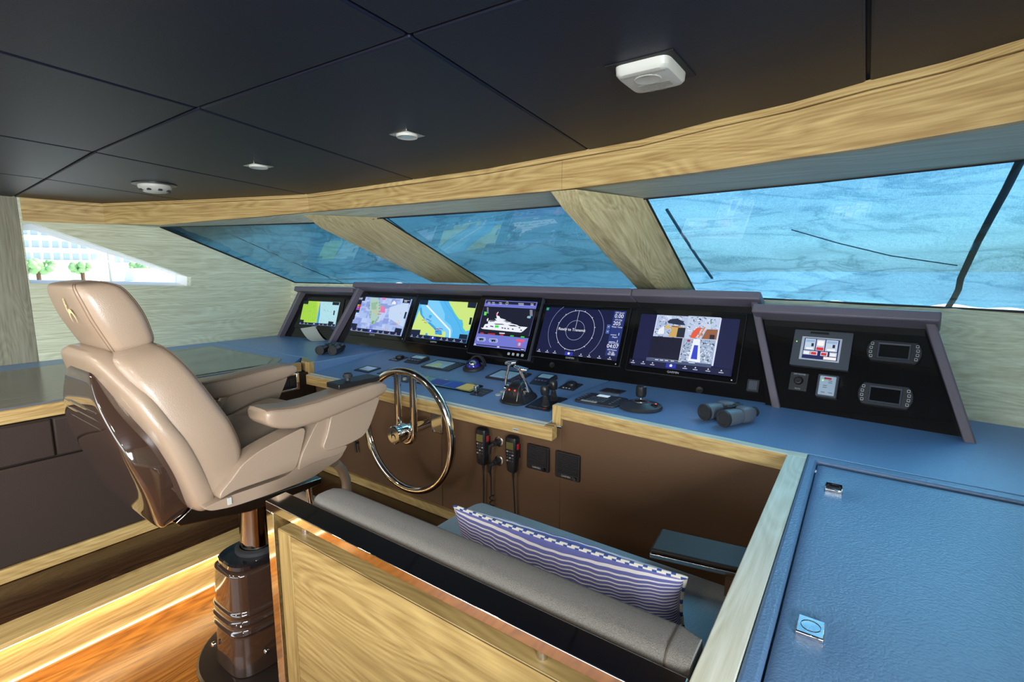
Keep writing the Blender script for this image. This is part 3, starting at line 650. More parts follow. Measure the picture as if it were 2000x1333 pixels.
wu, wv = fr_from(w0, w1, 0.42); MW = frame(w0, wu, wv)
hood_s = binnacle('right instrument hood carrying the touch panel and the two blank gauges', MW, (1490, 793), (1909, 862), (1478, 611), (1828, 634), left_post=False)
p0_, p1_ = Vector((-3.64, 2.035, DZ)), Vector((-3.02, 2.125, DZ))
pu, pv = fr_from(p0_, p1_, 0.34); MP = frame(p0_, pu, pv)
hood_p = binnacle('left instrument hood with one chart display, farthest from the camera', MP, (540, 656), (648, 668), (583, 569), (692, 573), right_post=False)

# ------------------------------------------------------------------ displays
class Art:
    """flat graphics on a screen, given in the pixel frame of a close-up whose screen corners are q (TL,TR,BR,BL)"""
    def __init__(s, q, W, H, z0=0.0, y0=0.0):
        s.W, s.H, s.z, s.y0 = W, H, z0, y0; s.b = MB(); s.mats = []; s.keys = {}
        src = q; dst = [(-W / 2, H), (W / 2, H), (W / 2, 0), (-W / 2, 0)]
        A = []; B = []
        for (x, y), (u, v) in zip(src, dst):
            A.append([x, y, 1, 0, 0, 0, -u * x, -u * y]); B.append(u); A.append([0, 0, 0, x, y, 1, -v * x, -v * y]); B.append(v)
        s.h = np.linalg.solve(np.array(A, float), np.array(B, float))
    def P(s, x, y):
        h = s.h; d = h[6] * x + h[7] * y + 1; u = (h[0] * x + h[1] * y + h[2]) / d; v = (h[3] * x + h[4] * y + h[5]) / d
        return min(max(u, -s.W / 2), s.W / 2), min(max(v, 0), s.H) + s.y0
    def m(s, c, k=1.0):
        key = (c, k)
        if key not in s.keys: s.keys[key] = len(s.mats); s.mats.append(glow('screen_%d_%d_%d' % c + ('' if k == 1 else '_b'), S(*c), k))
        return s.keys[key]
    def poly(s, c, pts, uv=False):
        s.z += 0.00005; q = [(*(p if uv else s.P(*p)), s.z) for p in pts]
        # tessellate as one n-gon
        s.b.add(q, [tuple(range(len(q)))], s.m(c)); return s
    def uvrect(s, c, u0, v0, u1, v1):   # fractions of the screen
        f_ = lambda u, v: (-s.W / 2 + u * s.W, v * s.H + s.y0); return s.poly(c, [f_(u0, v0), f_(u1, v0), f_(u1, v1), f_(u0, v1)], True)
    def line(s, c, pts, wd):
        q = [s.P(*p) for p in pts]
        for a, d in zip(q, q[1:]):
            dx, dy = d[0] - a[0], d[1] - a[1]; l = math.hypot(dx, dy) or 1; nx_, ny_ = -dy / l * wd, dx / l * wd
            s.poly(c, [(a[0] + nx_, a[1] + ny_), (d[0] + nx_, d[1] + ny_), (d[0] - nx_, d[1] - ny_), (a[0] - nx_, a[1] - ny_)], True)
        return s
    def ring(s, c, x, y, r, wd, n=20, uv=False, a0=0, a1=360, ry=None):
        u, v = (x, y) if uv else s.P(x, y); s.z += 0.00005; k = s.m(c); pts = []
        for i in range(n + 1):
            a = math.radians(a0 + (a1 - a0) * i / n); pts.append((math.cos(a), math.sin(a)))
        for (ca, sa), (cb, sb) in zip(pts, pts[1:]):
            s.b.add([(u + ca * r, v + sa * r, s.z), (u + cb * r, v + sb * r, s.z), (u + cb * (r - wd), v + sb * (r - wd), s.z), (u + ca * (r - wd), v + sa * (r - wd), s.z)], [(0, 1, 2, 3)], k)
        return s
    def dot(s, c, x, y, r, n=10):
        u, v = s.P(x, y); return s.poly(c, [(u + r * math.cos(2 * PI * i / n), v + r * math.sin(2 * PI * i / n)) for i in range(n)], True)
    def build(s, parent, name='screen_image'): return s.b.build(name, s.mats, parent, world=False, flat=True)
FONT_CACHE = {}
def lettering(parent, txt, x, y, size, z, m, name='lettering', align='CENTER', rotx=0, mtx=None, ext=0.0):
    cu_ = bpy.data.curves.new(name, 'FONT'); cu_.body = txt; cu_.size = size; cu_.align_x = align; cu_.align_y = 'CENTER'; cu_.extrude = ext
    tmp = bpy.data.objects.new('tmp', cu_); C.objects.link(tmp); dg = bpy.context.evaluated_depsgraph_get(); me = bpy.data.meshes.new_from_object(tmp.evaluated_get(dg)); bpy.data.objects.remove(tmp)
    M = mtx if mtx is not None else Matrix.Translation((x, y, z)); me.transform(M); me.materials.clear(); me.materials.append(m)
    for p in me.polygons: p.material_index = 0
    o = bpy.data.objects.new(name, me); C.objects.link(o); o.parent = parent; return o
def join_letters(parent, items, m, name='lettering'):    # many words -> one mesh part
    bm = bmesh.new()
    for (txt, x, y, size, z) in items:
        o = lettering(parent, txt, x, y, size, z, m); bm.from_mesh(o.data); bpy.data.objects.remove(o)
    me = bpy.data.meshes.new(name); bm.to_mesh(me); me.materials.append(m); bm.free(); o = bpy.data.objects.new(name, me); C.objects.link(o); o.parent = parent; return o
def display(name, label, M, q, scr, src, art, off=0.008, th=0.02, group=None, case=None, rim=None, extra=None, brand=True):
    """q: bezel corners in photo px, scr: lit screen corners in photo px, src: same corners in close-up px"""
    Q = [to_local(M, on_frame(px, py, M, off)) for px, py in q]
    x0, x1 = (Q[0].x + Q[3].x) / 2, (Q[1].x + Q[2].x) / 2; y1, y0 = (Q[0].y + Q[1].y) / 2, (Q[2].y + Q[3].y) / 2
    Mt = M @ Matrix.Translation(((x0 + x1) / 2, y0, 0.0)); t = thing(name, label, 'display', mtx=Mt, group=group)
    w_, h_ = x1 - x0, y1 - y0
    b = MB(); b.prism(round_poly(w_, h_, 0.008, cx=0, cy=h_ / 2), 2, 0.001, off); b.build('bezel', rim or dark_plastic, t, world=False, bevel=0.0012)
    b = MB(); b.prism(round_poly(w_ - 0.004, h_ - 0.004, 0.007, cx=0, cy=h_ / 2), 2, off - 0.001, off + 0.0008); b.build('glass', case or black_gloss, t, world=False)
    R = [to_local(Mt, on_frame(px, py, M, off)) for px, py in scr]
    a0, a1 = (R[0].x + R[3].x) / 2, (R[1].x + R[2].x) / 2; b1, b0 = (R[0].y + R[1].y) / 2, (R[2].y + R[3].y) / 2
    A = Art(src, a1 - a0, b1 - b0, off + 0.0010, b0)
    sh = (a0 + a1) / 2
    art(A)
    A.b.v = [(x + sh, y, z) for x, y, z in A.b.v]
    A.build(t)
    if extra: extra(t, A, sh, w_, h_, b0)
    return t
WHT = glow('screen_text_white', (0.9, 0.92, 1.0), 1.0)
brand_mat = mat('brand_print', S(190, 196, 200), 0.5)
def garmin_bits(words=()):
    def f_(t, A, sh, w_, h_, b0):
        z = A.z + 0.0004
        lettering(t, 'GARMIN', -0.02 + sh, b0 * 0.55, min(0.014, b0 * 0.5), 0.0095 + 0.001, brand_mat, 'brand_lettering')
        for s_, u, v, sz, _z in words: lettering(t, s_, sh + (u - 0.5) * A.W, b0 + v * A.H, sz, z, WHT)
        q = MB(); q.lathe([(0.003, 0), (0.003, 0.0008), (0, 0.0008)], (w_ / 2 - 0.02, b0 * 0.45, 0.009), n=12); q.build('power_button', brand_mat, t, world=False)
    return f_
def navbar(A, x0=0.0, home=0.43):
    A.uvrect((14, 18, 60), 0, 0, 1, 0.085); A.uvrect((36, 50, 170), home - 0.05, 0.0, home + 0.05, 0.075)
    f_ = lambda u, v: (-A.W / 2 + u * A.W, v * A.H + A.y0)
    for u in (0.04, 0.15, 0.25, 0.58, 0.68, 0.80, 0.92): A.poly((225, 228, 240), [f_(u - 0.009, 0.045), f_(u + 0.009, 0.045), f_(u, 0.07)], True); A.uvrect((200, 205, 225), u - 0.022, 0.014, u + 0.022, 0.026)
    A.poly((235, 238, 250), [f_(home - 0.018, 0.045), f_(home + 0.018, 0.045), f_(home, 0.072)], True); A.uvrect((235, 238, 250), home - 0.012, 0.02, home + 0.012, 0.045)
rnd = random.Random(3)
def art_chart1(A):
    A.uvrect((166, 186, 236), 0, 0, 1, 1)
    for i in range(150):
        u, v, du, dv = rnd.random(), 0.08 + rnd.random() * .9, rnd.uniform(.02, .09), rnd.uniform(.03, .09); c = rnd.choice([(150, 170, 228), (176, 196, 240), (186, 204, 244), (140, 158, 220), (170, 192, 238)])
        A.uvrect(c, max(0, u - du), max(.08, v - dv), min(1, u + du), min(1, v + dv))
    A.poly((196, 216, 244), [(760, 380), (900, 330), (1100, 300), (1060, 480), (1000, 720), (860, 640), (740, 560)])
    A.poly((172, 204, 190), [(430, 205), (560, 215), (600, 330), (590, 480), (560, 600), (470, 680), (440, 680), (410, 560), (400, 380)])
    A.poly((150, 186, 160), [(430, 300), (520, 290), (530, 420), (440, 420)]); A.poly((120, 160, 96), [(450, 620), (495, 620), (465, 680), (435, 670)])
    for q in ([(632, 205), (690, 210), (690, 250), (630, 245)], [(600, 370), (682, 366), (680, 478), (596, 470)]): A.poly((226, 120, 180), q)
    A.poly((240, 240, 250), [(800, 300), (845, 258), (875, 290), (868, 325), (805, 322)])
    for x, y in [(535, 302), (583, 294), (583, 340), (583, 393), (398, 350), (393, 410), (425, 465), (422, 512), (415, 560), (585, 455), (560, 565), (535, 600), (512, 630), (425, 732), (357, 745)]: A.ring((20, 20, 40), x, y, 0.006, 0.002, 10)
    for x, y in [(480, 452), (510, 452), (540, 456), (570, 456), (487, 484), (525, 484), (530, 385), (597, 357), (625, 360), (615, 392), (645, 395), (748, 399), (958, 480), (918, 613), (878, 648), (910, 650), (940, 652), (868, 682), (898, 684), (697, 738), (687, 772), (718, 776), (577, 424), (665, 226)]: A.dot((240, 170, 40), x, y, 0.0042, 6)
    A.line((200, 40, 40), [(550, 503), (615, 503)], 0.002)
    for q in ([(235, 185), (345, 188), (318, 270), (205, 262)], [(205, 262), (272, 268), (212, 482), (135, 476)], [(1010, 218), (1145, 225), (1125, 306), (992, 300)], [(62, 668), (190, 680), (166, 752), (40, 745)], [(870, 735), (990, 748), (965, 820), (846, 806)], [(1040, 455), (1070, 458), (1035, 575), (1008, 570)]): A.poly((14, 24, 50), q)
    A.line((230, 230, 240), [(1018, 252), (1120, 260)], 0.001)
    for k, (y, cs) in enumerate(((348, ((60, 230, 60), (240, 160, 30), (240, 40, 60))), (382, ((240, 60, 220), (240, 120, 220), (220, 40, 120))), (417, ((170, 60, 240), (60, 140, 240), (240, 60, 60))))):
        for j, c in enumerate(cs): x = 178 - k * 10 + j * 24; A.poly(c, [(x, y - 12), (x + 24, y - 12), (x + 20, y + 12), (x - 4, y + 12)])
    navbar(A)
def art_chart2(A):
    A.uvrect((86, 184, 240), 0, 0, 1, 1)
    A.poly((124, 206, 248), [(230, 175), (400, 182), (430, 260), (480, 380), (470, 480), (560, 560), (590, 640), (560, 770), (350, 700), (150, 480), (100, 320), (120, 240)])
    A.poly((60, 160, 226), [(100, 300), (125, 280), (130, 400), (160, 440), (150, 480), (110, 420), (92, 340)])
    A.poly((206, 232, 130), [(88, 320), (96, 390), (160, 480), (220, 540), (320, 640), (312, 705), (420, 712), (428, 660), (470, 655), (480, 690), (470, 752), (-90, 720), (-40, 560)])
    A.poly((60, 160, 226), [(200, 520), (240, 510), (326, 590), (322, 640)]); A.poly((60, 160, 226), [(155, 700), (170, 680), (190, 690), (192, 725), (152, 720)]); A.poly((70, 168, 232), [(222, 430), (240, 400), (272, 402), (274, 430), (245, 455)])
    A.poly((60, 160, 226), [(312, 640), (412, 640), (420, 712), (312, 705)])
    A.poly((206, 232, 130), [(550, 192), (860, 208), (985, 215), (935, 420), (900, 520), (860, 640), (790, 655), (758, 600), (752, 480), (700, 470), (640, 380), (600, 300), (570, 250)])
    A.line((60, 220, 90), [(570, 260), (605, 320), (640, 385), (700, 470), (745, 482), (758, 540), (752, 600), (790, 652)], 0.0014)
    A.line((240, 246, 252), [(205, 255), (550, 640), (540, 760)], 0.0048)
    A.line((50, 130, 200), [(480, 190), (520, 270), (600, 370), (660, 480), (700, 560), (720, 640), (780, 700)], 0.0007)
    for x, y in [(140, 478), (195, 460), (215, 468), (245, 490), (170, 515), (322, 620), (350, 612), (370, 622), (400, 610), (345, 655), (372, 640), (395, 705), (420, 615)]: A.line(rnd.choice([(120, 60, 120), (200, 70, 50), (60, 60, 140)]), [(x - 22, y), (x + 22, y + 8)], 0.0016)
    A.poly((236, 150, 40), [(125, 485), (145, 468), (160, 488)]); A.dot((236, 120, 200), 538, 434, 0.003); A.dot((60, 230, 40), 797, 693, 0.003)
    for q in ([(115, 170), (240, 178), (222, 250), (98, 238)], [(850, 208), (985, 215), (965, 300), (835, 290)], [(-60, 628), (90, 635), (66, 712), (-95, 700)], [(705, 702), (832, 712), (815, 790), (686, 775)], [(872, 440), (908, 444), (884, 556), (850, 550)]): A.poly((14, 30, 58), q)
    navbar(A)
def art_yacht(A):
    A.uvrect((112, 118, 206), 0, 0, 1, 1)
    A.uvrect((22, 24, 54), 0.02, 0.925, 0.98, 0.985); A.poly((18, 20, 44), [(1095, 265), (1905, 315), (1770, 770), (985, 690)])
    A.poly((6, 8, 14), [(1010, 665), (1795, 738), (1785, 770), (985, 690)])
    A.poly((236, 240, 250), [(1032, 600), (1068, 604), (1100, 548), (1150, 540), (1150, 515), (1155, 505), (1170, 488), (1290, 492), (1258, 462), (1290, 460), (1285, 410), (1330, 424), (1345, 455), (1435, 480), (1400, 490), (1520, 525), (1480, 530), (1600, 560), (1640, 585), (1745, 595), (1765, 598), (1700, 655), (1660, 680), (1400, 655), (1060, 622)])
    A.poly((20, 24, 50), [(1240, 540), (1380, 545), (1410, 558), (1270, 555)]); A.poly((20, 24, 50), [(1460, 560), (1560, 565), (1620, 590), (1500, 580)]); A.poly((20, 24, 50), [(1170, 495), (1250, 492), (1260, 505), (1175, 508)])
    A.poly((20, 24, 50), [(1380, 495), (1500, 520), (1440, 520)]); A.line((236, 240, 250), [(1145, 500), (1140, 468), (1158, 466)], 0.004)
    A.line((236, 240, 250), [(1290, 420), (1300, 380), (1315, 358)], 0.003); A.poly((230, 80, 130), [(1285, 372), (1300, 370), (1298, 408), (1282, 405)])
    A.poly((60, 220, 60), [(1262, 565), (1320, 570), (1312, 604), (1255, 600)]); A.poly((90, 230, 90), [(1100, 352), (1140, 356), (1124, 410), (1088, 406)])
    for x, y in ((1195, 580), (1220, 585), (1375, 608), (1415, 615), (1465, 620), (1535, 628), (1130, 588), (1640, 605), (1665, 645)): A.line((40, 44, 80), [(x - 12, y - 4), (x + 12, y + 4)], 0.0028)
    for k in range(7): A.line((200, 206, 226), [(1140, 290 + k * 14), (1166, 292 + k * 14)], 0.0009); A.line((200, 206, 226), [(1808, 335 + k * 14), (1850, 338 + k * 14)], 0.0009)
    A.poly((120, 190, 236), [(1780, 425), (1825, 428), (1815, 462), (1775, 460)]); A.poly((236, 190, 40), [(1768, 430), (1780, 431), (1775, 458), (1765, 456)])
    for x, c in ((1050, (200, 40, 50)), (1200, (190, 40, 50)), (1360, (200, 40, 50)), (1520, (40, 200, 60)), (1685, (40, 220, 60))): A.line(c, [(x - (55 if x == 1200 else 26), 684 + (x - 1050) * .1), (x + (60 if x == 1200 else 30), 690 + (x - 1050) * .1)], 0.0032)
    A.line((220, 224, 240), [(1325, 690), (1410, 696)], 0.003)
    for x0, y0_ in ((1040, 780), (1232, 802)):
        A.poly((190, 200, 236), [(x0 - 60, y0_ - 28), (x0 + 60, y0_ - 22), (x0 + 70, y0_ + 12), (x0 + 50, y0_ + 38), (x0 - 62, y0_ + 28), (x0 - 74, y0_)]); A.poly((96, 108, 190), [(x0 - 50, y0_ - 18), (x0 + 52, y0_ - 12), (x0 + 58, y0_ + 10), (x0 + 42, y0_ + 28), (x0 - 52, y0_ + 20), (x0 - 62, y0_)])
        A.poly((14, 20, 26), [(x0 - 28, y0_ - 10), (x0 + 26, y0_ - 6), (x0 + 18, y0_ + 28), (x0 - 32, y0_ + 24)]); A.line((40, 190, 90), [(x0 - 8, y0_ + 16), (x0 + 8, y0_ + 17)], 0.002)
        for dx in (-42, 44): A.line((230, 234, 250), [(x0 + dx, y0_ - 2), (x0 + dx - 2, y0_ + 14)], 0.0016)
    A.poly((230, 90, 120), [(1590, 785), (1720, 795), (1715, 828), (1582, 818)]); A.dot((220, 60, 130), 1635, 865, 0.0155, 18); A.dot((130, 170, 226), 1635, 865, 0.011, 18); A.line((230, 240, 250), [(1637, 850), (1633, 880)], 0.002)
    A.poly((22, 24, 54), [(960, 862), (1720, 935), (1716, 952), (950, 876)]); A.line((230, 234, 250), [(1285, 905), (1320, 909)], 0.003)
    A.line((230, 234, 250), [(922, 872), (940, 858), (952, 874)], 0.002); A.line((30, 34, 70), [(1645, 945), (1712, 955)], 0.007); A.line((220, 226, 250), [(1655, 946), (1705, 953)], 0.002)
    for x in (1180, 1250, 1360, 1660, 1700, 1850): A.line((220, 224, 240), [(x - 22, 205 + (x - 1150) * .05), (x + 22, 208 + (x - 1150) * .05)], 0.0014); A.line((220, 224, 240), [(x - 22, 226 + (x - 1150) * .05), (x + 22, 229 + (x - 1150) * .05)], 0.0014)
    A.dot((190, 200, 130), 1462, 226, 0.0085, 14); A.dot((40, 44, 60), 1462, 226, 0.0055, 14)
def art_radar(A):
    A.uvrect((10, 16, 62), 0, 0, 1, 1)
    cx_, cy2 = A.P(414, 342)
    A.ring((190, 200, 230), cx_, cy2, A.H * 0.21, 0.0012, 48, uv=True); A.ring((225, 230, 245), cx_, cy2, A.H * 0.425, 0.0016, 64, uv=True)
    A.ring((170, 180, 225), cx_, cy2, A.H * 0.62, 0.0012, 30, uv=True, a0=128, a1=222); A.ring((170, 180, 225), cx_, cy2, A.H * 0.62, 0.0012, 30, uv=True, a0=-50, a1=48)
    for k in range(12):
        a = math.radians(k * 30 + 12); A.poly((225, 230, 245), [(cx_ + math.cos(a + e) * A.H * r_, cy2 + math.sin(a + e) * A.H * r_) for e, r_ in ((-.012, .415), (.012, .415), (.012, .445), (-.012, .445))], True)
    A.poly((225, 230, 245), [(cx_ - .0007, cy2 + 0.008), (cx_ + .0007, cy2 + 0.008), (cx_ + .0007, cy2 + A.H * .42), (cx_ - .0007, cy2 + A.H * .42)], True)
    A.uvrect((32, 48, 118), 0.86, 0.085, 0.995, 0.995); A.uvrect((60, 130, 130), 0.005, 0.93, 0.04, 0.99); A.uvrect((40, 200, 60), 0.012, 0.94, 0.032, 0.975)
    for v in (0.52, 0.62): A.uvrect((70, 96, 170), 0.812, v, 0.852, v + 0.085); A.uvrect((225, 230, 245), 0.824, v + 0.038, 0.84, v + 0.048)
    for v in (0.50, 0.36): A.uvrect((225, 230, 245), 0.875, v, 0.94, v + 0.01); A.uvrect((225, 230, 245), 0.962, v, 0.968, v + 0.05)
    navbar(A)
def art_cctv(A):
    A.uvrect((16, 20, 66), 0, 0, 1, 1)
    r2 = random.Random(5)
    def quad(p, cols_, n, base):
        (xa, ya), (xb, yb2), (xc, yc), (xd, yd) = p; A.poly(base, p)
        L = lambda u, v: ((xa + (xb - xa) * u) * (1 - v) + (xd + (xc - xd) * u) * v, (ya + (yb2 - ya) * u) * (1 - v) + (yd + (yc - yd) * u) * v)
        for _ in range(n):
            u, v, a, ln = r2.uniform(.03, .97), r2.uniform(.03, .97), r2.random() * 3.14, r2.uniform(.02, .10)
            u2, v2 = min(.99, max(.01, u + ln * math.cos(a))), min(.99, max(.01, v + ln * math.sin(a)))
            A.line(r2.choice(cols_), [L(u, v), L(u2, v2)], r2.uniform(.0006, .002))
        return L
    busy = [(225, 232, 246), (150, 168, 206), (80, 96, 140), (30, 36, 70), (190, 204, 232), (240, 244, 252)]
    A.poly((220, 228, 250), [(615, 165), (1497, 230), (1325, 890), (448, 765)])
    TLq = [(622, 172), (1038, 200), (956, 505), (545, 466)]; TRq = [(1044, 202), (1490, 234), (1408, 548), (962, 508)]; BLq = [(540, 474), (948, 514), (868, 816), (456, 760)]; BRq = [(955, 516), (1400, 556), (1320, 884), (875, 820)]
    quad(TLq, busy, 150, (176, 192, 222)); A.poly((206, 168, 96), [(800, 345), (900, 340), (985, 365), (960, 500), (745, 480), (790, 400)]); A.poly((28, 36, 56), [(890, 360), (992, 366), (958, 498), (852, 488)])
    A.poly((34, 44, 72), [(750, 270), (800, 240), (880, 238), (960, 270), (990, 330), (880, 320), (760, 295)]); A.poly((214, 226, 244), [(765, 200), (815, 204), (808, 245), (758, 240)]); A.poly((232, 238, 248), [(620, 380), (700, 330), (690, 440), (600, 440)])
    A.poly((220, 180, 90), [(720, 325), (785, 330), (775, 372), (708, 366)]); A.poly((150, 96, 56), [(805, 330), (905, 345), (895, 358), (800, 348)])
    quad(TRq, busy, 150, (190, 204, 230)); A.poly((150, 96, 66), [(1290, 400), (1440, 410), (1405, 545), (1200, 530), (1260, 440)]); A.poly((228, 92, 62), [(1045, 508), (1080, 440), (1150, 380), (1190, 370), (1215, 380), (1200, 410), (1140, 490), (1110, 522)])
    A.poly((36, 36, 50), [(1325, 475), (1392, 482), (1378, 542), (1310, 535)]); A.poly((40, 96, 60), [(1350, 265), (1362, 266), (1356, 330), (1345, 329)]); A.poly((200, 214, 236), [(1250, 330), (1350, 330), (1330, 400), (1240, 400)])
    A.line((230, 130, 60), [(1160, 515), (1235, 410), (1265, 370)], 0.003)
    A.poly((12, 14, 44), BLq)
    quad(BRq, busy + [(20, 24, 40)], 220, (160, 178, 204)); A.poly((236, 242, 250), [(1105, 540), (1190, 545), (1170, 862), (1000, 830)]); A.poly((54, 70, 200), [(1105, 622), (1158, 628), (1128, 820), (1042, 808)]); A.poly((170, 50, 66), [(1020, 545), (1060, 550), (1050, 578), (1012, 572)])
    A.poly((70, 84, 120), [(448, 768), (1324, 892), (1312, 938), (438, 812)])
    for x in (560, 625, 690, 770, 870, 1010, 1050): A.line((226, 230, 244), [(x, 803 + (x - 560) * .12), (x + 45, 808 + (x - 560) * .12)], 0.0016)
    navbar(A, home=0.44)
def art_port(A):
    A.uvrect((176, 222, 232), 0, 0, 1, 1)
    A.poly((166, 216, 70), [(250, 405), (440, 412), (430, 560), (395, 722), (165, 700)]); A.poly((200, 220, 90), [(430, 412), (470, 415), (440, 560), (425, 560)]); A.poly((70, 160, 210), [(455, 480), (475, 420), (455, 600), (425, 720), (398, 720), (430, 580)])
    for i in range(60): x, y = rnd.uniform(230, 640), rnd.uniform(430, 690); A.line((120, 160, 120) if x < 430 else (120, 150, 170), [(x, y), (x + rnd.uniform(5, 18), y + rnd.uniform(-4, 4))], 0.0008)
    for i in range(7): x = 250 + i * 26; A.line((120, 170, 60), [(x, 430), (x - 30, 690)], 0.0006)
    for q in ([(250, 405), (318, 408), (306, 455), (238, 448)], [(650, 428), (745, 434), (730, 474), (640, 468)], [(180, 662), (238, 668), (225, 712), (165, 705)], [(572, 690), (640, 700), (625, 740), (560, 730)], [(655, 545), (672, 548), (655, 610), (640, 606)]): A.poly((14, 30, 40), q)
    navbar(A)
def px_of(src, origin, k): return [(origin[0] + x / k, origin[1] + y / k) for x, y in src]
s1 = [(238, 185), (1145, 225), (945, 870), (40, 795)]
display('chart_display', 'flush chart display with a pale blue chart and a green peninsula in the central hood', MC_, [(709, 570), (820, 575), (787, 664), (678, 655.6)], px_of(s1, (680, 560), 9.0909), s1, art_chart1, extra=garmin_bits((('0.00', 0.035, 0.925, 0.020, 0),('205', 0.92, 0.915, 0.020, 0))))
s2 = [(115, 170), (985, 215), (800, 850), (-100, 745)]
display('chart_display', 'flush chart display with yellow-green land and a white breakwater across blue water', MC_, [(819.4, 575), (943, 580.6), (912.5, 680.6), (790, 668.8)], px_of(s2, (810, 565), 8), s2, art_chart2, extra=garmin_bits())
s3 = [(1125, 165), (1930, 210), (1720, 975), (908, 880)]
def ex3(t, A, sh, w_, h_, b0):
    for i in range(4):
        q = MB(); x = w_ / 2 - 0.125 + i * 0.029; q.prism(round_poly(0.015, 0.014, 0.003, cx=x, cy=0.034 if b0 > .06 else b0 * .5), 2, 0.028, 0.0292); q.build('touch_key', brand_mat, t, world=False)

display('monitoring_display', 'squarer raised monitor showing a white yacht profile, between the chart and the radar displays', MC_, [(943, 576.3), (1061, 582), (1030.6, 705), (909.4, 688.8)], px_of(s3, (810, 565), 8), s3, art_yacht, off=0.026, extra=ex3, rim=mid_plastic)
s4 = [(195, 160), (820, 195), (735, 585), (105, 510)]
display('radar_display', 'flush radar display with white range rings reading Ready to Transmit', MC_, [(1057.5, 590), (1233.8, 605), (1208.8, 717.5), (1037.5, 696)], px_of(s4, (1020, 560), 4), s4, art_radar,
        extra=garmin_bits((('Ready to Transmit', 0.40, 0.54, 0.020, 0), ('0.00', 0.928, 0.885, 0.026, 0), ('205', 0.92, 0.735, 0.026, 0), ('04:07', 0.925, 0.275, 0.026, 0), ('GPS Speed', 0.928, 0.955, 0.010, 0), ('GPS Hdg', 0.928, 0.81, 0.010, 0), ('Water Temp', 0.928, 0.665, 0.010, 0), ('Depth', 0.928, 0.46, 0.010, 0), ('Time of Day', 0.928, 0.34, 0.010, 0), ('GPS Position', 0.928, 0.205, 0.009, 0), ('N 26', 0.928, 0.155, 0.013, 0), ('W 080', 0.928, 0.115, 0.013, 0))))
s5 = [(400, 155), (1755, 255), (1565, 1045), (210, 840)]
display('camera_display', 'flush display with four security camera views, one blank, in the central hood', MC_, [(1249.9, 602.1), (1465.2, 616.4), (1432.4, 753.2), (1216.4, 719)], px_of(s5, (1200, 590), 7.014), s5, art_cctv, extra=garmin_bits())
s0 = [(250, 405), (745, 430), (650, 760), (165, 720)]
display('chart_display', 'small chart display split lime green and pale blue, alone in the left hood', MP, [(588, 580), (676, 585), (657, 646), (574, 640)], px_of(s0, (560, 530), 7.0154), s0, art_port, extra=garmin_bits())
# small socket covers on the central panel
def small_cover(label, px_quad, M):
    Q = [to_local(M, on_frame(px, py, M, 0.01)) for px, py in px_quad]; x0, x1 = (Q[0].x + Q[3].x) / 2, (Q[1].x + Q[2].x) / 2; y1, y0 = (Q[0].y + Q[1].y) / 2, (Q[2].y + Q[3].y) / 2
    t = thing('socket_cover', label, 'socket cover', mtx=M @ Matrix.Translation(((x0 + x1) / 2, y0, 0)))
    b = MB(); b.prism(round_poly(x1 - x0, y1 - y0, 0.004, cy=(y1 - y0) / 2), 2, 0.001, 0.009); b.build('plate', dark_plastic, t, world=False, bevel=0.002)
    b = MB(); b.prism(round_poly(x1 - x0 - 0.012, y1 - y0 - 0.012, 0.003, cy=(y1 - y0) / 2), 2, 0.009, 0.012); b.build('flap', mid_plastic, t, world=False, bevel=0.001)
small_cover('small grey square socket cover right of the camera display', [(1462, 740), (1485, 743), (1480, 767), (1455, 763)], MC_)
small_cover('small grey square socket cover left of the first chart display', [(657, 643), (666, 644), (662, 656), (653, 655)], MC_)
for lab, px, py in (('faint round sensor dimple in the black panel below the radar display', 1078, 713), ('faint round sensor dimple in the black panel below the camera display', 1366, 762)):
    q = to_local(MC_, on_frame(px, py, MC_)); t = MB(); t.lathe([(0.014, 0), (0.014, 0.001), (0.011, 0.0012), (0.009, 0.0006), (0, 0.0006)], (0, 0, 0), (0, 0, 1), 24); o = t.build('panel_sensor', black_plastic, None, world=False)
    o.data.transform(Matrix.Translation((0, 0, -Z0))); o.matrix_basis = MC_ @ Matrix.Translation((q.x, q.y, 0.0)); tag(o, lab, 'sensor')

# ------------------------------------------------------------------ right hood instruments
def fit(M, quad_, off=0.01):
    Q = [to_local(M, on_frame(px, py, M, off)) for px, py in quad_]; x0, x1 = (Q[0].x + Q[3].x) / 2, (Q[1].x + Q[2].x) / 2; y1, y0 = (Q[0].y + Q[1].y) / 2, (Q[2].y + Q[3].y) / 2
    return x0, x1, y0, y1
K4 = 3.8462
def z4(*pts): return [(1480 + x / K4, 580 + y / K4) for x, y in pts]
x0, x1, y0, y1 = fit(MW, z4((288, 240), (728, 280), (672, 560), (232, 505)))
t = thing('touch_panel', 'slate framed touch panel with red and white status tiles in the right hood', 'display', mtx=MW @ Matrix.Translation(((x0 + x1) / 2, y0, 0)))
w_, h_ = x1 - x0, y1 - y0
b = MB(); b.prism(round_poly(w_, h_, 0.004, cy=h_ / 2), 2, 0.001, 0.012); b.build('frame', mid_plastic, t, world=False, bevel=0.0015)
src = [(340, 295), (640, 322), (605, 500), (305, 465)]; sq_ = z4(*src); R = [to_local(t.matrix_basis, on_frame(px, py, MW, 0.012)) for px, py in sq_]
a0, a1, b1, b0 = (R[0].x + R[3].x) / 2, (R[1].x + R[2].x) / 2, (R[0].y + R[1].y) / 2, (R[2].y + R[3].y) / 2
b = MB(); b.prism([(a0, b0), (a1, b0), (a1, b1), (a0, b1)], 2, 0.0122, 0.0135); b.build('screen_rim', mat('pale_rim', S(190, 200, 214), 0.4), t, world=False, bevel=0.001)
A = Art(src, (a1 - a0) * 0.88, (b1 - b0) * 0.88, 0.0136, b0 + (b1 - b0) * 0.06)
A.uvrect((24, 26, 90), 0, 0, 1, 1)
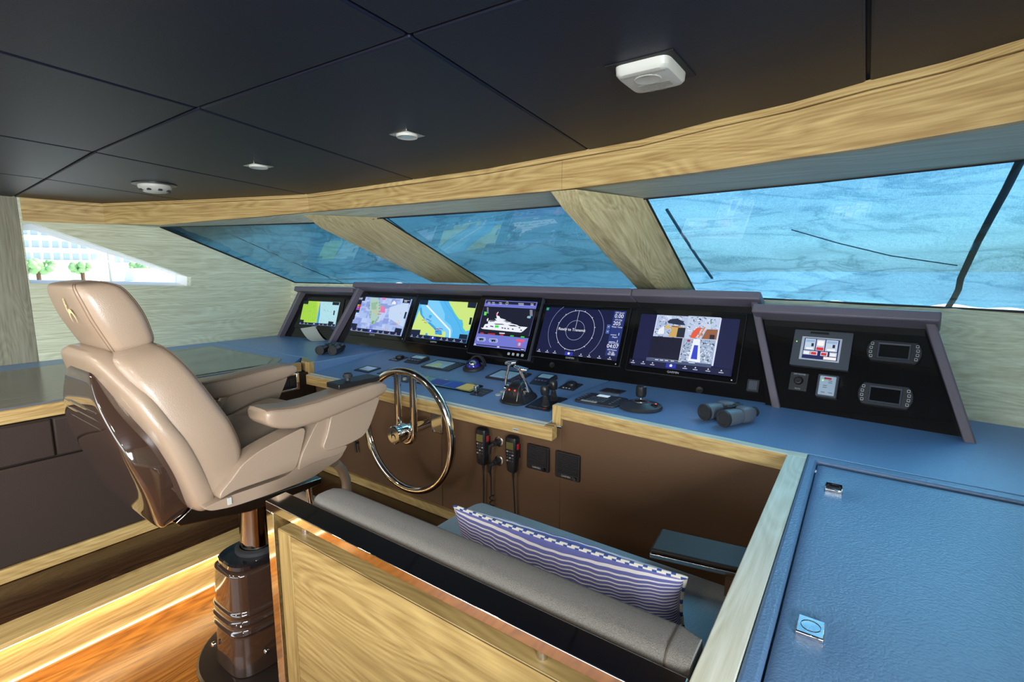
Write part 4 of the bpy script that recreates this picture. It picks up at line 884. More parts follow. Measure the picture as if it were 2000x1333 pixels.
for u0, u1 in ((0.03, 0.33), (0.63, 0.96)): A.uvrect((190, 206, 226), u0, 0.42, u1, 0.97); A.uvrect((150, 178, 210), u0 + .02, 0.80, u1 - .02, 0.93); A.uvrect((30, 36, 60), u0 + 0.19, 0.60, u0 + 0.26, 0.76); A.uvrect((240, 244, 250), u0 + 0.05, 0.46, u1 - 0.05, 0.54)
A.uvrect((190, 200, 220), 0.36, 0.42, 0.6, 0.97); A.uvrect((250, 244, 240), 0.39, 0.66, 0.57, 0.9); A.uvrect((214, 40, 50), 0.38, 0.44, 0.58, 0.58)
for u, c in ((0.03, (236, 238, 244)), (0.24, (214, 40, 50)), (0.53, (214, 40, 50)), (0.78, (236, 238, 244))): A.uvrect((200, 206, 220), u - .01, 0.18, u + 0.19, 0.38); A.uvrect(c, u + .01, 0.21, u + 0.16, 0.33)
A.uvrect((244, 240, 236), 0.62, 0.02, 0.97, 0.15)
A.build(t)
b = MB(); b.box((-w_ * 0.22, h_ - 0.013, 0.0121), (w_ * 0.10, h_ - 0.005, 0.0127)); b.build('name_strip', black_plastic, t, world=False)
b = MB(); b.lathe([(0.0022, 0), (0.002, 0.001), (0, 0.0015)], (-w_ / 2 + 0.012, h_ * .66, 0.0122), n=10); b.build('status_light', glow('green_pilot', (0.25, 1, 0.1), 2.0), t, world=False)
def gauge(label, q):
    x0, x1, y0, y1 = fit(MW, z4(*q)); w_, h_ = x1 - x0, y1 - y0
    t = thing('engine_gauge', label, 'gauge', mtx=MW @ Matrix.Translation(((x0 + x1) / 2, y0, 0)), group='blank engine gauges in the right hood')
    a, c_ = w_ * 0.40, h_ / 2; pts = []
    for i in range(9): th = math.radians(-50 + 100 * i / 8); pts.append((a - 0.0 + (w_ / 2 - a) * (math.cos(th) - math.cos(math.radians(50))) / (1 - math.cos(math.radians(50))), c_ + c_ * math.sin(th) / math.sin(math.radians(50))))
    pts += [(-x, 2 * c_ - y) for x, y in pts]
    b = MB(); b.prism(pts, 2, 0.001, 0.012); b.build('case', dark_plastic, t, world=False, bevel=0.003)
    sw, sh_ = w_ * 0.60, h_ * 0.74
    outer = [(-sw / 2, c_ - sh_ / 2), (sw / 2, c_ - sh_ / 2), (sw / 2, c_ + sh_ / 2), (-sw / 2, c_ + sh_ / 2)]
    inn = [(x * 0.88, c_ + (y - c_) * 0.80) for x, y in outer]
    b = MB(); b.loft([[(x, y, 0.0125) for x, y in outer], [(x * .98, c_ + (y - c_) * .98, 0.0155) for x, y in outer], [(x, y, 0.0128) for x, y in inn]], cap=False); b.build('screen_surround', mid_plastic, t, world=False)
    b = MB(); b.prism(inn, 2, 0.012, 0.0129); b.build('screen', black_gloss, t, world=False)
    for sx in (-1, 1):
        for k in range(4):
            yy = c_ + h_ * (0.30 - 0.2 * k); bend = (w_ * 0.425 - abs(k - 1.5) * 0.0022) * sx
            b = MB(); b.prism(round_poly(w_ * 0.055, h_ * 0.12, 0.0015, cx=bend, cy=yy), 2, 0.012, 0.0145); ky = b.build('key', mat('key_outline', S(200, 206, 214), 0.4), t, world=False)
            b = MB(); b.prism(round_poly(w_ * 0.040, h_ * 0.08, 0.001, cx=bend, cy=yy), 2, 0.0144, 0.0150); b.build('key_cap', black_plastic, ky, world=False)
    return t
gauge('blank rounded gauge with keys on both sides, upper one in the right hood', ((835, 318), (1262, 352), (1215, 512), (800, 470)))
gauge('blank rounded gauge with keys on both sides, lower one in the right hood', ((770, 632), (1192, 690), (1150, 855), (732, 795)))
x0, x1, y0, y1 = fit(MW, z4((248, 562), (386, 578), (358, 712), (226, 690))); w_, h_ = x1 - x0, y1 - y0
t = thing('alarm_knob_plate', 'small black square plate with a round knob and white lettering, left below the touch panel', 'control', mtx=MW @ Matrix.Translation(((x0 + x1) / 2, y0, 0)))
b = MB(); b.prism(round_poly(w_, h_, 0.001, cy=h_ / 2), 2, 0.001, 0.004); b.build('plate', dark_plastic, t, world=False, bevel=0.0005)
b = MB(); b.lathe([(w_ * .26, 0), (w_ * .26, 0.004), (w_ * .2, 0.012), (w_ * .13, 0.013), (0, 0.011)], (0, h_ * .55, 0.004), n=24); b.build('knob', black_plastic, t, world=False)
for sx in (-1, 1):
    for yy in (0.08, 0.92): b = MB(); b.lathe([(0.0018, 0), (0.0012, 0.001), (0, 0.001)], (sx * w_ * .43, h_ * yy, 0.004), n=10); b.build('screw', steel_brushed, t, world=False)
lettering(t, 'DIM WATER', 0, h_ * .92, 0.007, 0.0043, brand_mat); lettering(t, 'MUTE', 0, h_ * .10, 0.007, 0.0043, brand_mat)
x0, x1, y0, y1 = fit(MW, z4((462, 578), (620, 598), (582, 768), (424, 740)), 0.015); w_, h_ = x1 - x0, y1 - y0
t = thing('alarm_box', 'small grey box with a pale label and a green light, below the touch panel', 'control box', mtx=MW @ Matrix.Translation(((x0 + x1) / 2, y0, 0)))
b = MB(); b.prism(round_poly(w_, h_, 0.005, cy=h_ / 2), 2, 0.001, 0.018); b.build('case', mid_plastic, t, world=False, bevel=0.003)
b = MB(); b.prism(round_poly(w_ * .76, h_ * .84, 0.002, cy=h_ / 2), 2, 0.018, 0.0184); b.build('label_plate', mat('pale_label', S(176, 196, 214), 0.4), t, world=False)
q = MB(); q.box((-w_ * .18, h_ * .78, 0.0184), (w_ * .16, h_ * .86, 0.0187)); q.build('red_mark', mat('red_print', S(190, 30, 40), 0.5), t, world=False)
q = MB(); [q.box((x - .006, h_ * y - .0008, 0.0184), (x + .006, h_ * y + .0008, 0.0187)) for x, y in ((0.008, .72), (0.008, .64), (-0.006, .5), (-0.006, .42), (-.01, .2), (.012, .2))]; q.build('print_lines', dark_plastic, t, world=False)
q = MB(); q.lathe([(0.0024, 0), (0.0018, 0.001), (0, 0.001)], (-w_ * .24, h_ * .72, 0.0186), n=10); q.build('status_light', glow('green_pilot', (0.25, 1, 0.1), 2.0), t, world=False)
# ================================================================== HELM DESK DEVICES
HT = math.atan(HS)
def desk(name, label, cat, quad_, helm=True, group=None, yaw=None):
    """thing lying on the desk; returns (empty, width, depth), local x = starboard, y = forward, z = up from the leather"""
    Q = [Vector(onh(*p) if helm else onz(*p, DZ)) for p in quad_]       # left, back, right, front corners or any order
    c = sum(Q, Vector()) / 4; a = HT if helm else 0.0
    xs_ = sorted(q.x for q in Q); ys_ = sorted(q.y for q in Q)
    w_ = (xs_[2] + xs_[3] - xs_[0] - xs_[1]) / 2; d_ = (ys_[2] + ys_[3] - ys_[0] - ys_[1]) / 2
    M = Matrix.Translation((c.x, c.y, c.z + Z0)) @ Matrix.Rotation(yaw or 0, 4, 'Z') @ Matrix.Rotation(a, 4, 'X')
    return thing(name, label, cat, mtx=M, group=group), w_, d_
def lp(t, poly, z0, z1, name, m, bevel=0.0, parent=None, seg=2):
    b = MB(); b.prism(poly, 2, z0, z1); o = b.build(name, m, t, world=False, bevel=bevel, seg=seg)
    if parent: o.parent = parent
    return o
def rp(w_, d_, r=0.003, cx=0, cy=0): return round_poly(w_, d_, r, 4, cx, cy)
lit_pale = mat('pale_lcd', S(150, 186, 200), 0.12, spec=0.8, emit=S(90, 130, 150), estr=0.35)
# 1 autopilot pad
t, w_, d_ = desk('small_display', 'flat square display with a pale screen at the port end of the helm desk', 'display', [(691.2, 724.4), (715, 715.6), (746.9, 719.3), (718, 729)])
lp(t, rp(w_, d_), 0, 0.004, 'bezel', black_plastic, 0.001); lp(t, rp(w_ * .72, d_ * .62, .001, 0, d_ * .05), 0.004, 0.0046, 'screen', lit_pale)
# 2 keypad behind the wheel
t, w_, d_ = desk('keypad', 'thin rectangular keypad on the helm desk behind the top of the steering wheel', 'keypad', [(733, 731), (757, 722.5), (825, 731), (801, 741)])
lp(t, rp(w_, d_), 0, 0.003, 'plate', black_plastic, 0.0008)
for i in range(7): lp(t, rp(w_ * .09, d_ * .4, .001, -w_ * .42 + i * w_ * .14, 0), 0.003, 0.006, 'switch', mid_plastic, 0.0008)
t, w_, d_ = desk('throttle_selector', 'tiny plate with a white button seen through the wheel spokes', 'control', [(776, 744), (785, 739), (806, 742), (797, 749)])
lp(t, rp(w_, d_, .002), 0, 0.003, 'plate', dark_plastic, 0.0008); b = MB(); b.lathe([(0.010, 0), (0.010, 0.008), (0.008, 0.010), (0, 0.010)], (0, 0, 0.003)); b.build('button', white_plastic, t, world=False)
# rotary plates
def rotary(label, q, kx):
    t, w_, d_ = desk('rotary_controller', label, 'controller', q)
    lp(t, rp(w_, d_, .004), 0, 0.003, 'plate', dark_plastic, 0.001)
    b = MB(); b.lathe([(0.024, 0), (0.025, 0.004), (0.023, 0.012), (0.018, 0.015), (0.012, 0.014), (0, 0.012)], (0, d_ * .12, 0.003)); k = b.build('knob', black_plastic, t, world=False)
    for i in range(3): lp(t, rp(.008, .005, .001, -0.018 + i * .015, -d_ * .34), 0.003, 0.005, 'button', white_plastic, .0006)
rotary('small square plate with a black rotary knob beside the port wedge of the desk', [(757.6, 704), (780, 697), (800, 698.5), (776, 706.5)], 0)
rotary('small square plate with a black rotary knob behind the twin joysticks', [(1090, 760), (1107, 747), (1139, 751.5), (1121, 764.7)], 0)
def curved_unit(label, q):
    t, w_, d_ = desk('thruster_display', label, 'display', q)
    b = MB(); rings = []
    for k in range(9):
        y = -d_ / 2 + d_ * k / 8; h = 0.004 + 0.016 * math.sin(PI * k / 8 * 0.62); rings.append([(-w_ / 2, y, 0), (w_ / 2, y, 0), (w_ / 2 - .003, y, h), (-w_ / 2 + .003, y, h)])
    b.loft(rings); b.build('case', dark_plastic, t, world=False, bevel=0.0015)
    b = MB(); rings = []
    for k in range(4, 8): y = -d_ / 2 + d_ * k / 8 + .002; h = 0.0048 + 0.016 * math.sin(PI * (k + .05) / 8 * 0.62); rings.append([(-w_ * .36, y, h - .003), (w_ * .36, y, h - .003), (w_ * .36, y, h), (-w_ * .36, y, h)])
    b.loft(rings); b.build('screen', lit_pale, t, world=False)
    for i in range(4): h = 0.0045 + 0.016 * math.sin(PI * 2.3 / 8 * .62); b = MB(); b.lathe([(0.007, 0), (0.0065, 0.002), (0, 0.002)], (-w_ * .3 + i * w_ * .2, -d_ * .22, h), n=16); b.build('button', mat('violet_key', S(96, 104, 150), 0.4), t, world=False)
curved_unit('small curved grey display unit on the helm desk, port of the keyed navigation panel', [(793, 709), (808, 699), (837.6, 703), (818, 713)])
curved_unit('small curved grey display unit between the throttle levers and the knob plate', [(1041, 751.5), (1052, 735), (1085, 740.5), (1069, 756)])
# keyed chart panels
def chart_panel(label, q, art):
    t, w_, d_ = desk('navigation_panel', label, 'display', q)
    lp(t, rp(w_, d_, .006), 0, 0.007, 'bezel', dark_plastic, 0.002)
    lp(t, rp(w_ * .64, d_ * .76, .002, -w_ * .1, 0), 0.0068, 0.0074, 'screen', lit_pale)
    if art:
        b = MB(); b.hexa([(-w_ * .34, -d_ * .3, .0075), (w_ * .05, -d_ * .3, .0075), (w_ * .0, 0.0, .0075), (-w_ * .2, d_ * .12, .0075)], [(-w_ * .34, -d_ * .3, .0076), (w_ * .05, -d_ * .3, .0076), (w_ * .0, 0.0, .0076), (-w_ * .2, d_ * .12, .0076)]); b.build('chart_land', glow('chart_land', S(120, 150, 110), .8), t, world=False)
    for i in range(6): lp(t, rp(.011, .007, .002, w_ * .38, -d_ * .38 + i * d_ * .15), 0.007, 0.010, 'key', mid_plastic, .0008)
chart_panel('slate navigation panel with a chart screen and a row of keys, port of the compass', [(822, 718), (854.4, 704.4), (909, 712), (877, 726.5)], True)
chart_panel('slate navigation panel with a blank pale screen behind the throttle levers', [(944, 739), (981.4, 724), (1042, 733), (1006, 748)], False)
# compass
c = Vector(onh(925, 722)); M = Matrix.Translation((c.x, c.y, c.z + Z0)) @ Matrix.Rotation(HT, 4, 'X')
t = thing('compass', 'black compass with a clear dome over a blue card on the helm desk', 'compass', mtx=M)
b = MB(); b.lathe([(0.052, 0), (0.056, 0.004), (0.054, 0.014), (0.047, 0.019), (0.04, 0.019), (0.0, 0.016)], n=40); b.build('base', rubber, t, world=False)
b = MB(); b.lathe([(0.041 * math.cos(a), 0.016 + 0.042 * math.sin(a)) for a in [i * PI / 20 for i in range(11)]], n=40); b.build('dome', clear_glass, t, world=False)
b = MB(); b.lathe([(0.035, 0.0), (0.035, 0.007), (0.030, 0.010), (0.0, 0.011)], (0, 0, 0.017), n=40); b.build('card', mat('blue_card', S(60, 54, 170), 0.3, emit=S(50, 40, 190), estr=0.15), t, world=False)
b = MB(); b.lathe([(.024 * math.cos(a), .026 + .026 * math.sin(a)) for a in [i * PI / 20 for i in range(11)]], n=32); b.build('inner_dome', chrome, t, world=False)
b = MB(); b.tube([(0, 0, 0.02), (0, 0, 0.05)], 0.0015, 8); b.tube([(0.03 * math.cos(a), 0.03 * math.sin(a), 0.034) for a in [i * PI / 8 for i in range(16)]], 0.0012, 6, closed=True); b.build('gimbal', chrome, t, world=False)
b = MB(); pts = []
for i in range(13):
    a = PI * i / 12; pts.append((0.050 * math.cos(a), 0.012 + 0.018 * math.sin(a) * .6, 0.012 + 0.052 * math.sin(a)))
rings = [[(x * 1.06, y + .012, z * 1.05), (x * 1.06, y + .03, z * .98), (x * .9, y + .03, z * .9), (x * .86, y + .012, z * .92)] for x, y, z in pts]
b.loft(rings); b.build('hood', rubber, t, world=False)
# long glass strip display
t, w_, d_ = desk('strip_display', 'long glossy strip display with painted blue and yellow reflections in the middle of the helm desk', 'display', [(813, 748), (835, 735), (940, 757), (918, 769)])
lp(t, rp(w_, d_, .002), 0, 0.006, 'case', black_gloss, 0.001)
for i, (u0, u1, cc) in enumerate(((-.47, -.30, (70, 120, 130)), (-.29, -.02, (36, 56, 130)), (0.0, .22, (24, 60, 150)), (.23, .45, (170, 160, 96)))):
    b = MB(); b.prism([(w_ * u0, -d_ * .38), (w_ * u1, -d_ * .38), (w_ * (u1 + .01), d_ * .38), (w_ * (u0 + .02), d_ * .38)], 2, .0061, .0064); b.build('screen', glow('strip_%d' % i, S(*cc), .7), t, world=False)  # glowing colour bands stand in for reflections in the glossy glass
# plate with silver block
t, w_, d_ = desk('trim_control', 'small dark plate carrying a silver toggle block, starboard end of the strip display', 'control', [(919, 771.6), (941, 759), (961.6, 764.4), (941.6, 776)])
lp(t, rp(w_, d_, .002), 0, 0.004, 'plate', dark_plastic, .001)
b = MB(); b.box((-w_ * .42, -0.022, .004), (-w_ * .18, 0.004, .034)); b.build('toggle', steel_brushed, t, world=False, bevel=.004, seg=3)
for i in range(6): lp(t, rp(.012, .008, .001, w_ * (.02 + .17 * (i % 3)), -.012 + .024 * (i // 3)), .004, .005, 'key', mid_plastic)
for i, (px, py) in enumerate(((973.3, 771.3), (982.5, 765.4))):
    c = Vector(onh(px, py)); t = MB(); t.lathe([(0.014, 0), (0.014, 0.0025), (0.012, 0.003), (0, 0.003)]); o = t.build('desk_button', white_plastic, None, world=False)
    o.data.transform(Matrix.Translation((0, 0, -Z0))); o.matrix_basis = Matrix.Translation((c.x, c.y, c.z + Z0)) @ Matrix.Rotation(HT, 4, 'X'); tag(o, ['flat white round button beside the throttle base, the nearer one', 'flat white round button beside the throttle base, the farther one'][i], 'button')
# throttle
c = Vector(onh(1008, 783)); M = Matrix.Translation((c.x, c.y + .02, c.z + Z0)) @ Matrix.Rotation(HT, 4, 'X')
t = thing('throttle_control', 'twin lever throttle with chrome levers on a black base', 'throttle', mtx=M)
b = MB(); rings = []
for k, (z, hx, hy) in enumerate(((0, .066, .074), (.006, .068, .076), (.014, .064, .072), (.022, .056, .060), (.045, .045, .050), (.065, .036, .038), (.078, .026, .026), (.083, .010, .010))): rings.append(sq((0, 0, z), (1, 0, 0), (0, 1, 0), hx, hy, 32, 3.2))
b.loft(rings); b.build('base', black_plastic, t, world=False)
b = MB()
for k in range(1): b.tube([(-.036, -.066, .02), (-.034, -.052, .045), (-.03, -.036, .068), (-.026, 0, .082)], .0012, 6); b.tube([(.036, -.066, .02), (.034, -.052, .045), (.03, -.036, .068), (.026, 0, .082)], .0012, 6)
b.build('seam', steel_brushed, t, world=False)
for sx, tip in ((-1, (-.03, -.004, .152)), (1, (.035, -.022, .140))):
    b = MB(); b.lathe([(.015, 0), (.018, .003), (.018, .012), (.013, .016), (0, .016)], (sx * .042, -.008, .046), (sx, 0, 0), 24); hub = b.build('lever_hub', chrome, t, world=False)
    P = [Vector((sx * .056, -.008, .046)), Vector((sx * .054, -.012, .075)), Vector((sx * .050, tip[1] * .8 - .004, .105)), Vector((sx * .040, tip[1], tip[2] - .018)), Vector((sx * .034, tip[1], tip[2]))]
    b = MB(); b.tube(P, [.0062, .0056, .0052, .006, .008], 12); b.build('lever', chrome, t, world=False)
    x0_, x1_ = (-.050, .006) if sx < 0 else (.008, .072)
    b = MB(); rings = []
    for k in range(7): u = k / 6; rings.append(sq((x0_ + (x1_ - x0_) * u, tip[1] - .006 * math.sin(u * PI), tip[2] + .006 + (0.008 * (1 - u) if sx > 0 else .008 * u)), (0, 1, 0), (0, 0, 1), .013 * (0.6 + .4 * math.sin(PI * (.15 + .7 * u))), .008 * (0.6 + .4 * math.sin(PI * (.15 + .7 * u))), 20, 3))
    b.loft(rings); b.build('grip', chrome, t, world=False)
for i, x in enumerate((-.014, .014)): b = MB(); b.lathe([(.0035, 0), (.003, .002), (0, .0025)], (x, -.043, .056), (0, -.75, .65), 12); b.build('indicator_light', glow('red_pilot', (1, .05, .03), 3), t, world=False)
b = MB(); b.lathe([(.007, 0), (.006, .003), (0, .003)], (0, -.052, .044), (0, -.75, .65), 16); b.build('button', dark_plastic, t, world=False)
# twin joysticks
t, w_, d_ = desk('thruster_joysticks', 'pair of black ribbed joysticks on a dark plate beside the desk step', 'joystick', [(1027.6, 796.6), (1062, 773), (1110, 780), (1070.5, 806)])
lp(t, rp(w_, d_, .003), 0, .005, 'plate', black_plastic, .001)
for (px, py) in ((1066, 795), (1082, 784)):
    q = to_local(t.matrix_basis, onh(px, py)); x, y = q.x, q.y
    prof = [(.017, 0)]
    for k in range(6): prof += [(.0165 - k * .0012, .005 + k * .0065), (.0125 - k * .0010, .008 + k * .0065)]
    b = MB(); b.lathe(prof + [(.007, .048)], (x, y, .005), n=24); bt = b.build('boot', rubber, t, world=False)
    b = MB(); b.lathe([(.008, .045), (.016, .048), (.0175, .056), (.0185, .064), (.0175, .078), (.012, .086), (0, .088)], (x, y, .005), n=24); b.build('stick_knob', black_plastic, t, world=False)
b = MB(); [b.box((-w_ * .4 + i * .022, -d_ * .44, .005), (-w_ * .4 + .016 + i * .022, -d_ * .44 + .008, .0056)) for i in range(4)]; b.build('legend', mid_plastic, t, world=False)
b = MB(); b.box((-w_ * .4 + .066, -d_ * .44, .0055), (-w_ * .4 + .078, -d_ * .44 + .008, .006)); b.build('red_key', mat('red_print', S(190, 30, 40), 0.5), t, world=False)
# starboard desk: switch frame, camera keyboard, joystick, binoculars
t, w_, d_ = desk('switch_plate', 'metal framed plate with two black rocker switches above the camera keyboard', 'switch', [(1167.8, 767), (1182.7, 759.6), (1223.4, 764.7), (1211, 773)], False)
lp(t, rp(w_, d_, .002), 0, .004, 'frame', steel_brushed, .001)
for sx in (-1, 1): lp(t, rp(w_ * .38, d_ * .66, .001, sx * w_ * .22, 0), .004, .0065, 'rocker', black_plastic, .001)
t, w_, d_ = desk('camera_keyboard', 'black camera control keyboard with a round joystick base', 'keyboard', [(1127.7, 786), (1142, 769), (1214, 780), (1200, 799)], False)
qj = to_local(t.matrix_basis, onz(1251, 797, DZ))
lp(t, rp(w_ * 1.1, d_ * 1.02, .02, .01, 0), 0, .008, 'case', dark_plastic, .002)
lp(t, rp(w_ * .30, d_ * .22, .002, -w_ * .02, d_ * .33), .008, .0088, 'screen', glow('pale_lcd_lit', S(200, 222, 240), .9)); lp(t, rp(w_ * .42, d_ * .12, .001, -w_ * .10, -d_ * .40), .008, .0086, 'label', white_plastic)
for r_ in range(4):
    for k in range(6): lp(t, rp(w_ * .055, d_ * .07, .001, -w_ * .20 + k * w_ * .08, d_ * (.10 - .12 * r_)), .008, .0105, 'key', mid_plastic, .0005)
for r_ in range(5): lp(t, rp(w_ * .06, d_ * .06, .001, -w_ * .42, d_ * (.32 - .16 * r_)), .008, .0105, 'key', mid_plastic, .0005); lp(t, rp(w_ * .06, d_ * .06, .001, w_ * .42, d_ * (.32 - .16 * r_)), .008, .0105, 'key', mid_plastic, .0005)
b = MB(); b.lathe([(.076, 0), (.078, .006), (.074, .012), (.030, .024), (.026, .026), (.024, .022), (0, .020)], (qj.x, qj.y, 0), n=48); b.build('joystick_base', dark_plastic, t, world=False)
b = MB(); b.lathe([(.030, .0255), (.030, .027), (.022, .027), (.022, .0245)], (qj.x, qj.y, 0), n=40, cap=False); b.build('joystick_ring', steel_brushed, t, world=False)
b = MB(); b.tube([(qj.x, qj.y, .02), (qj.x, qj.y, .045)], .004, 12); b.build('joystick_stem', chrome, t, world=False)
b = MB(); b.lathe([(.010, .040), (.017, .044), (.020, .056), (.019, .064), (.0195, .066), (.0185, .080), (.015, .083), (0, .083)], (qj.x, qj.y, 0), n=28); b.build('joystick_knob', black_plastic, t, world=False)
lp(t, rp(.022, .020, .003, qj.x + .052, qj.y - .006), .015, .021, 'rocker', black_gloss, .001)
b = MB(); b.lathe([(.003, 0), (.0025, .002), (0, .002)], (qj.x + .05, qj.y + .018, .0175), n=10); b.build('pilot_light', glow('red_pilot', (1, .05, .03), 3), t, world=False)

def binoculars(label, c0, ang, m, m2):
    """lying flat, objectives toward local -y"""
    M = Matrix.Translation((c0.x, c0.y, DZ + Z0)) @ Matrix.Rotation(ang, 4, 'Z'); t = thing('binoculars', label, 'binoculars', mtx=M)
    for s in (-1, 1):
        x = s * .040
        b = MB(); b.lathe([(.0, -.0), (.020, .0), (.021, .003), (.027, .003), (.0275, .012), (.0265, .05), (.022, .075), (.022, .08)], (x, -.075, .028), (0, 1, 0), 28); br = b.build('objective_barrel', m, t, world=False)
        b = MB(); b.lathe([(0, -.001), (.0195, -.001), (.0205, -.003), (.0275, -.003), (.0278, .006)], (x, -.075, .028), (0, 1, 0), 28); b.build('lens_cap', m2, br, world=False)
        b = MB(); rings = [sq((x * (1 - .1 * k / 4) - s * .004 * math.sin(PI * k / 4), -.002 + .058 * k / 4, .030), (1, 0, 0), (0, 0, 1), (.0235, .028, .029, .027, .019)[k], (.024, .0275, .0275, .025, .018)[k], 24, 3) for k in range(5)]
        b.loft(rings); b.build('prism_body', m, t, world=False)
        b = MB(); b.lathe([(.016, 0), (.0165, .004), (.015, .006), (.0165, .010), (.0165, .024), (.013, .026), (0, .022)], (x * .84, .052, .031), (0, 1, 0), 24); b.build('eyepiece', m2, t, world=False)
    b = MB(); b.box((-.022, -.004, .026), (.022, .010, .044)); b.box((-.022, .036, .030), (.022, .046, .046)); b.build('bridge', m, t, world=False, bevel=.004)
    b = MB(); b.lathe([(.010, -.026), (.011, -.02), (.008, -.015), (.008, .01), (.011, .012), (.011, .036), (.007, .038), (.007, .05)], (0, .006, .044), (0, 1, 0), 20); b.build('focus_wheel', m2, t, world=False)
    return t
a, c_ = Vector(onz(1413, 838, DZ)), Vector(onz(1363, 820, DZ)); d = a - c_; ang = math.atan2(d.y, d.x)
mid_ = (a + c_) / 2; fwd = Vector((-math.sin(ang), math.cos(ang), 0))
binoculars('grey rubber armoured binoculars lying on the starboard dashboard below the camera display', mid_ + fwd * .088, ang, mat('grey_rubber', S(92, 100, 110), .5), rubber)
a, c_ = Vector(onz(660, 695, DZ)), Vector(onz(613, 694, DZ)); d = a - c_; ang = math.atan2(d.y, d.x); mid_ = (a + c_) / 2; fwd = Vector((-math.sin(ang), math.cos(ang), 0))
binoculars('black binoculars lying on the port flat of the dashboard', mid_ + fwd * .08, ang + .0, black_plastic, rubber)
# sheet of paper / lens cloth behind them
t0 = Vector(onz(612, 663, DZ)); b = MB(); rings = []
for k in range(9): u = k / 8; rings.append([(t0.x - .075 + .17 * u, t0.y - .05 - .02 * u, DZ + .002 + .075 * (1 - u) ** 2), (t0.x - .03 + .16 * u, t0.y + .04 - .03 * u, DZ + .002 + .085 * (1 - u) ** 1.6), (t0.x - .03 + .16 * u, t0.y + .04 - .03 * u, DZ + .004 + .085 * (1 - u) ** 1.6), (t0.x - .075 + .17 * u, t0.y - .05 - .02 * u, DZ + .004 + .075 * (1 - u) ** 2)])
b.loft(rings); o = b.build('paper_sheet', mat('grey_card', S(190, 190, 178), .6)); tag(o, 'curled pale card leaning behind the black binoculars', 'card')

# ================================================================== STEERING WHEEL
WY = 1.375; wc = Vector((-1.515, WY, -0.668)); WR = 0.254
t = thing('steering_wheel', 'large polished steel steering wheel with two parallel spokes', 'steering wheel', (wc.x, wc.y, wc.z))
YW = math.radians(0.0)
def wp(x, z, y=0.0): return (wc.x + x, wc.y + y, wc.z + z)
b = MB(); b.tube([wp(WR * math.cos(a), WR * math.sin(a)) for a in [2 * PI * i / 96 for i in range(96)]], .0158, 18, closed=True); b.build('rim', chrome_warm, t)
b = MB(); pts = [wp(-.046, .247), wp(-.046, .05), wp(-.046, 0.0)] + [wp(.046 * math.cos(a), .046 * math.sin(a) - .0) for a in [PI + PI * i / 12 for i in range(1, 12)]] + [wp(.046, 0.0), wp(.046, .05), wp(.046, .247)]
b.tube(pts, .0145, 16); b.build('spokes', chrome_warm, t)
b = MB(); b.lathe([(0, -.0), (.034, 0), (.037, .003), (.037, .018), (.035, .020), (.037, .022), (.037, .026), (.035, .028), (.037, .030), (.037, .060), (.028, .066), (.028, .10), (.024, .104), (.024, .19)], (wc.x, wc.y - .072, wc.z), (0, 1, 0), 40); hb = b.build('hub', chrome_warm, t)
def emblem(parent, M, k, m, name='emblem'):
    """palm-frond like crescent mark"""
    b = MB()
    def arc(cx, cy, r, w0, a0, a1, n=14):
        o = []; i_ = []
        for j in range(n + 1):
            a = math.radians(a0 + (a1 - a0) * j / n); w_ = w0 * math.sin(PI * (j + .3) / (n + .6)); o.append((cx + (r + w_) * math.cos(a), cy + (r + w_) * math.sin(a))); i_.append((cx + (r - w_) * math.cos(a), cy + (r - w_) * math.sin(a)))
        for j in range(n): b.add([M @ Vector((p[0] * k, p[1] * k, 0)) for p in (o[j], o[j + 1], i_[j + 1], i_[j])], [(0, 1, 2, 3)])
    arc(.05, -.45, .62, .17, -35, 215); arc(-.15, .10, .5, .08, 80, 200); arc(-.10, .42, .5, .07, 85, 190); arc(-.02, .72, .45, .06, 90, 185); arc(1.0, .05, 1.5, .05, 135, 190)
    return b.build(name, m, parent, world=True)
Mh = Matrix(((1, 0, 0, wc.x), (0, 0, -1, wc.y - .0725), (0, 1, 0, wc.z), (0, 0, 0, 1)))
emblem(hb, Mh, .019, dark_plastic)
b = MB(); b.box((wc.x - .035, FY - .012, wc.z - .06), (wc.x + .035, FY - .001, wc.z + .06)); b.build('mounting_plate', chrome_warm, t, bevel=.004)
for sx in (-1, 1):
    for sz in (-1, 1): b = MB(); b.lathe([(.005, 0), (.004, .003), (0, .003)], (wc.x + sx * .025, FY - .012, wc.z + sz * .048), (0, -1, 0), 12); b.build('bolt', chrome, t)

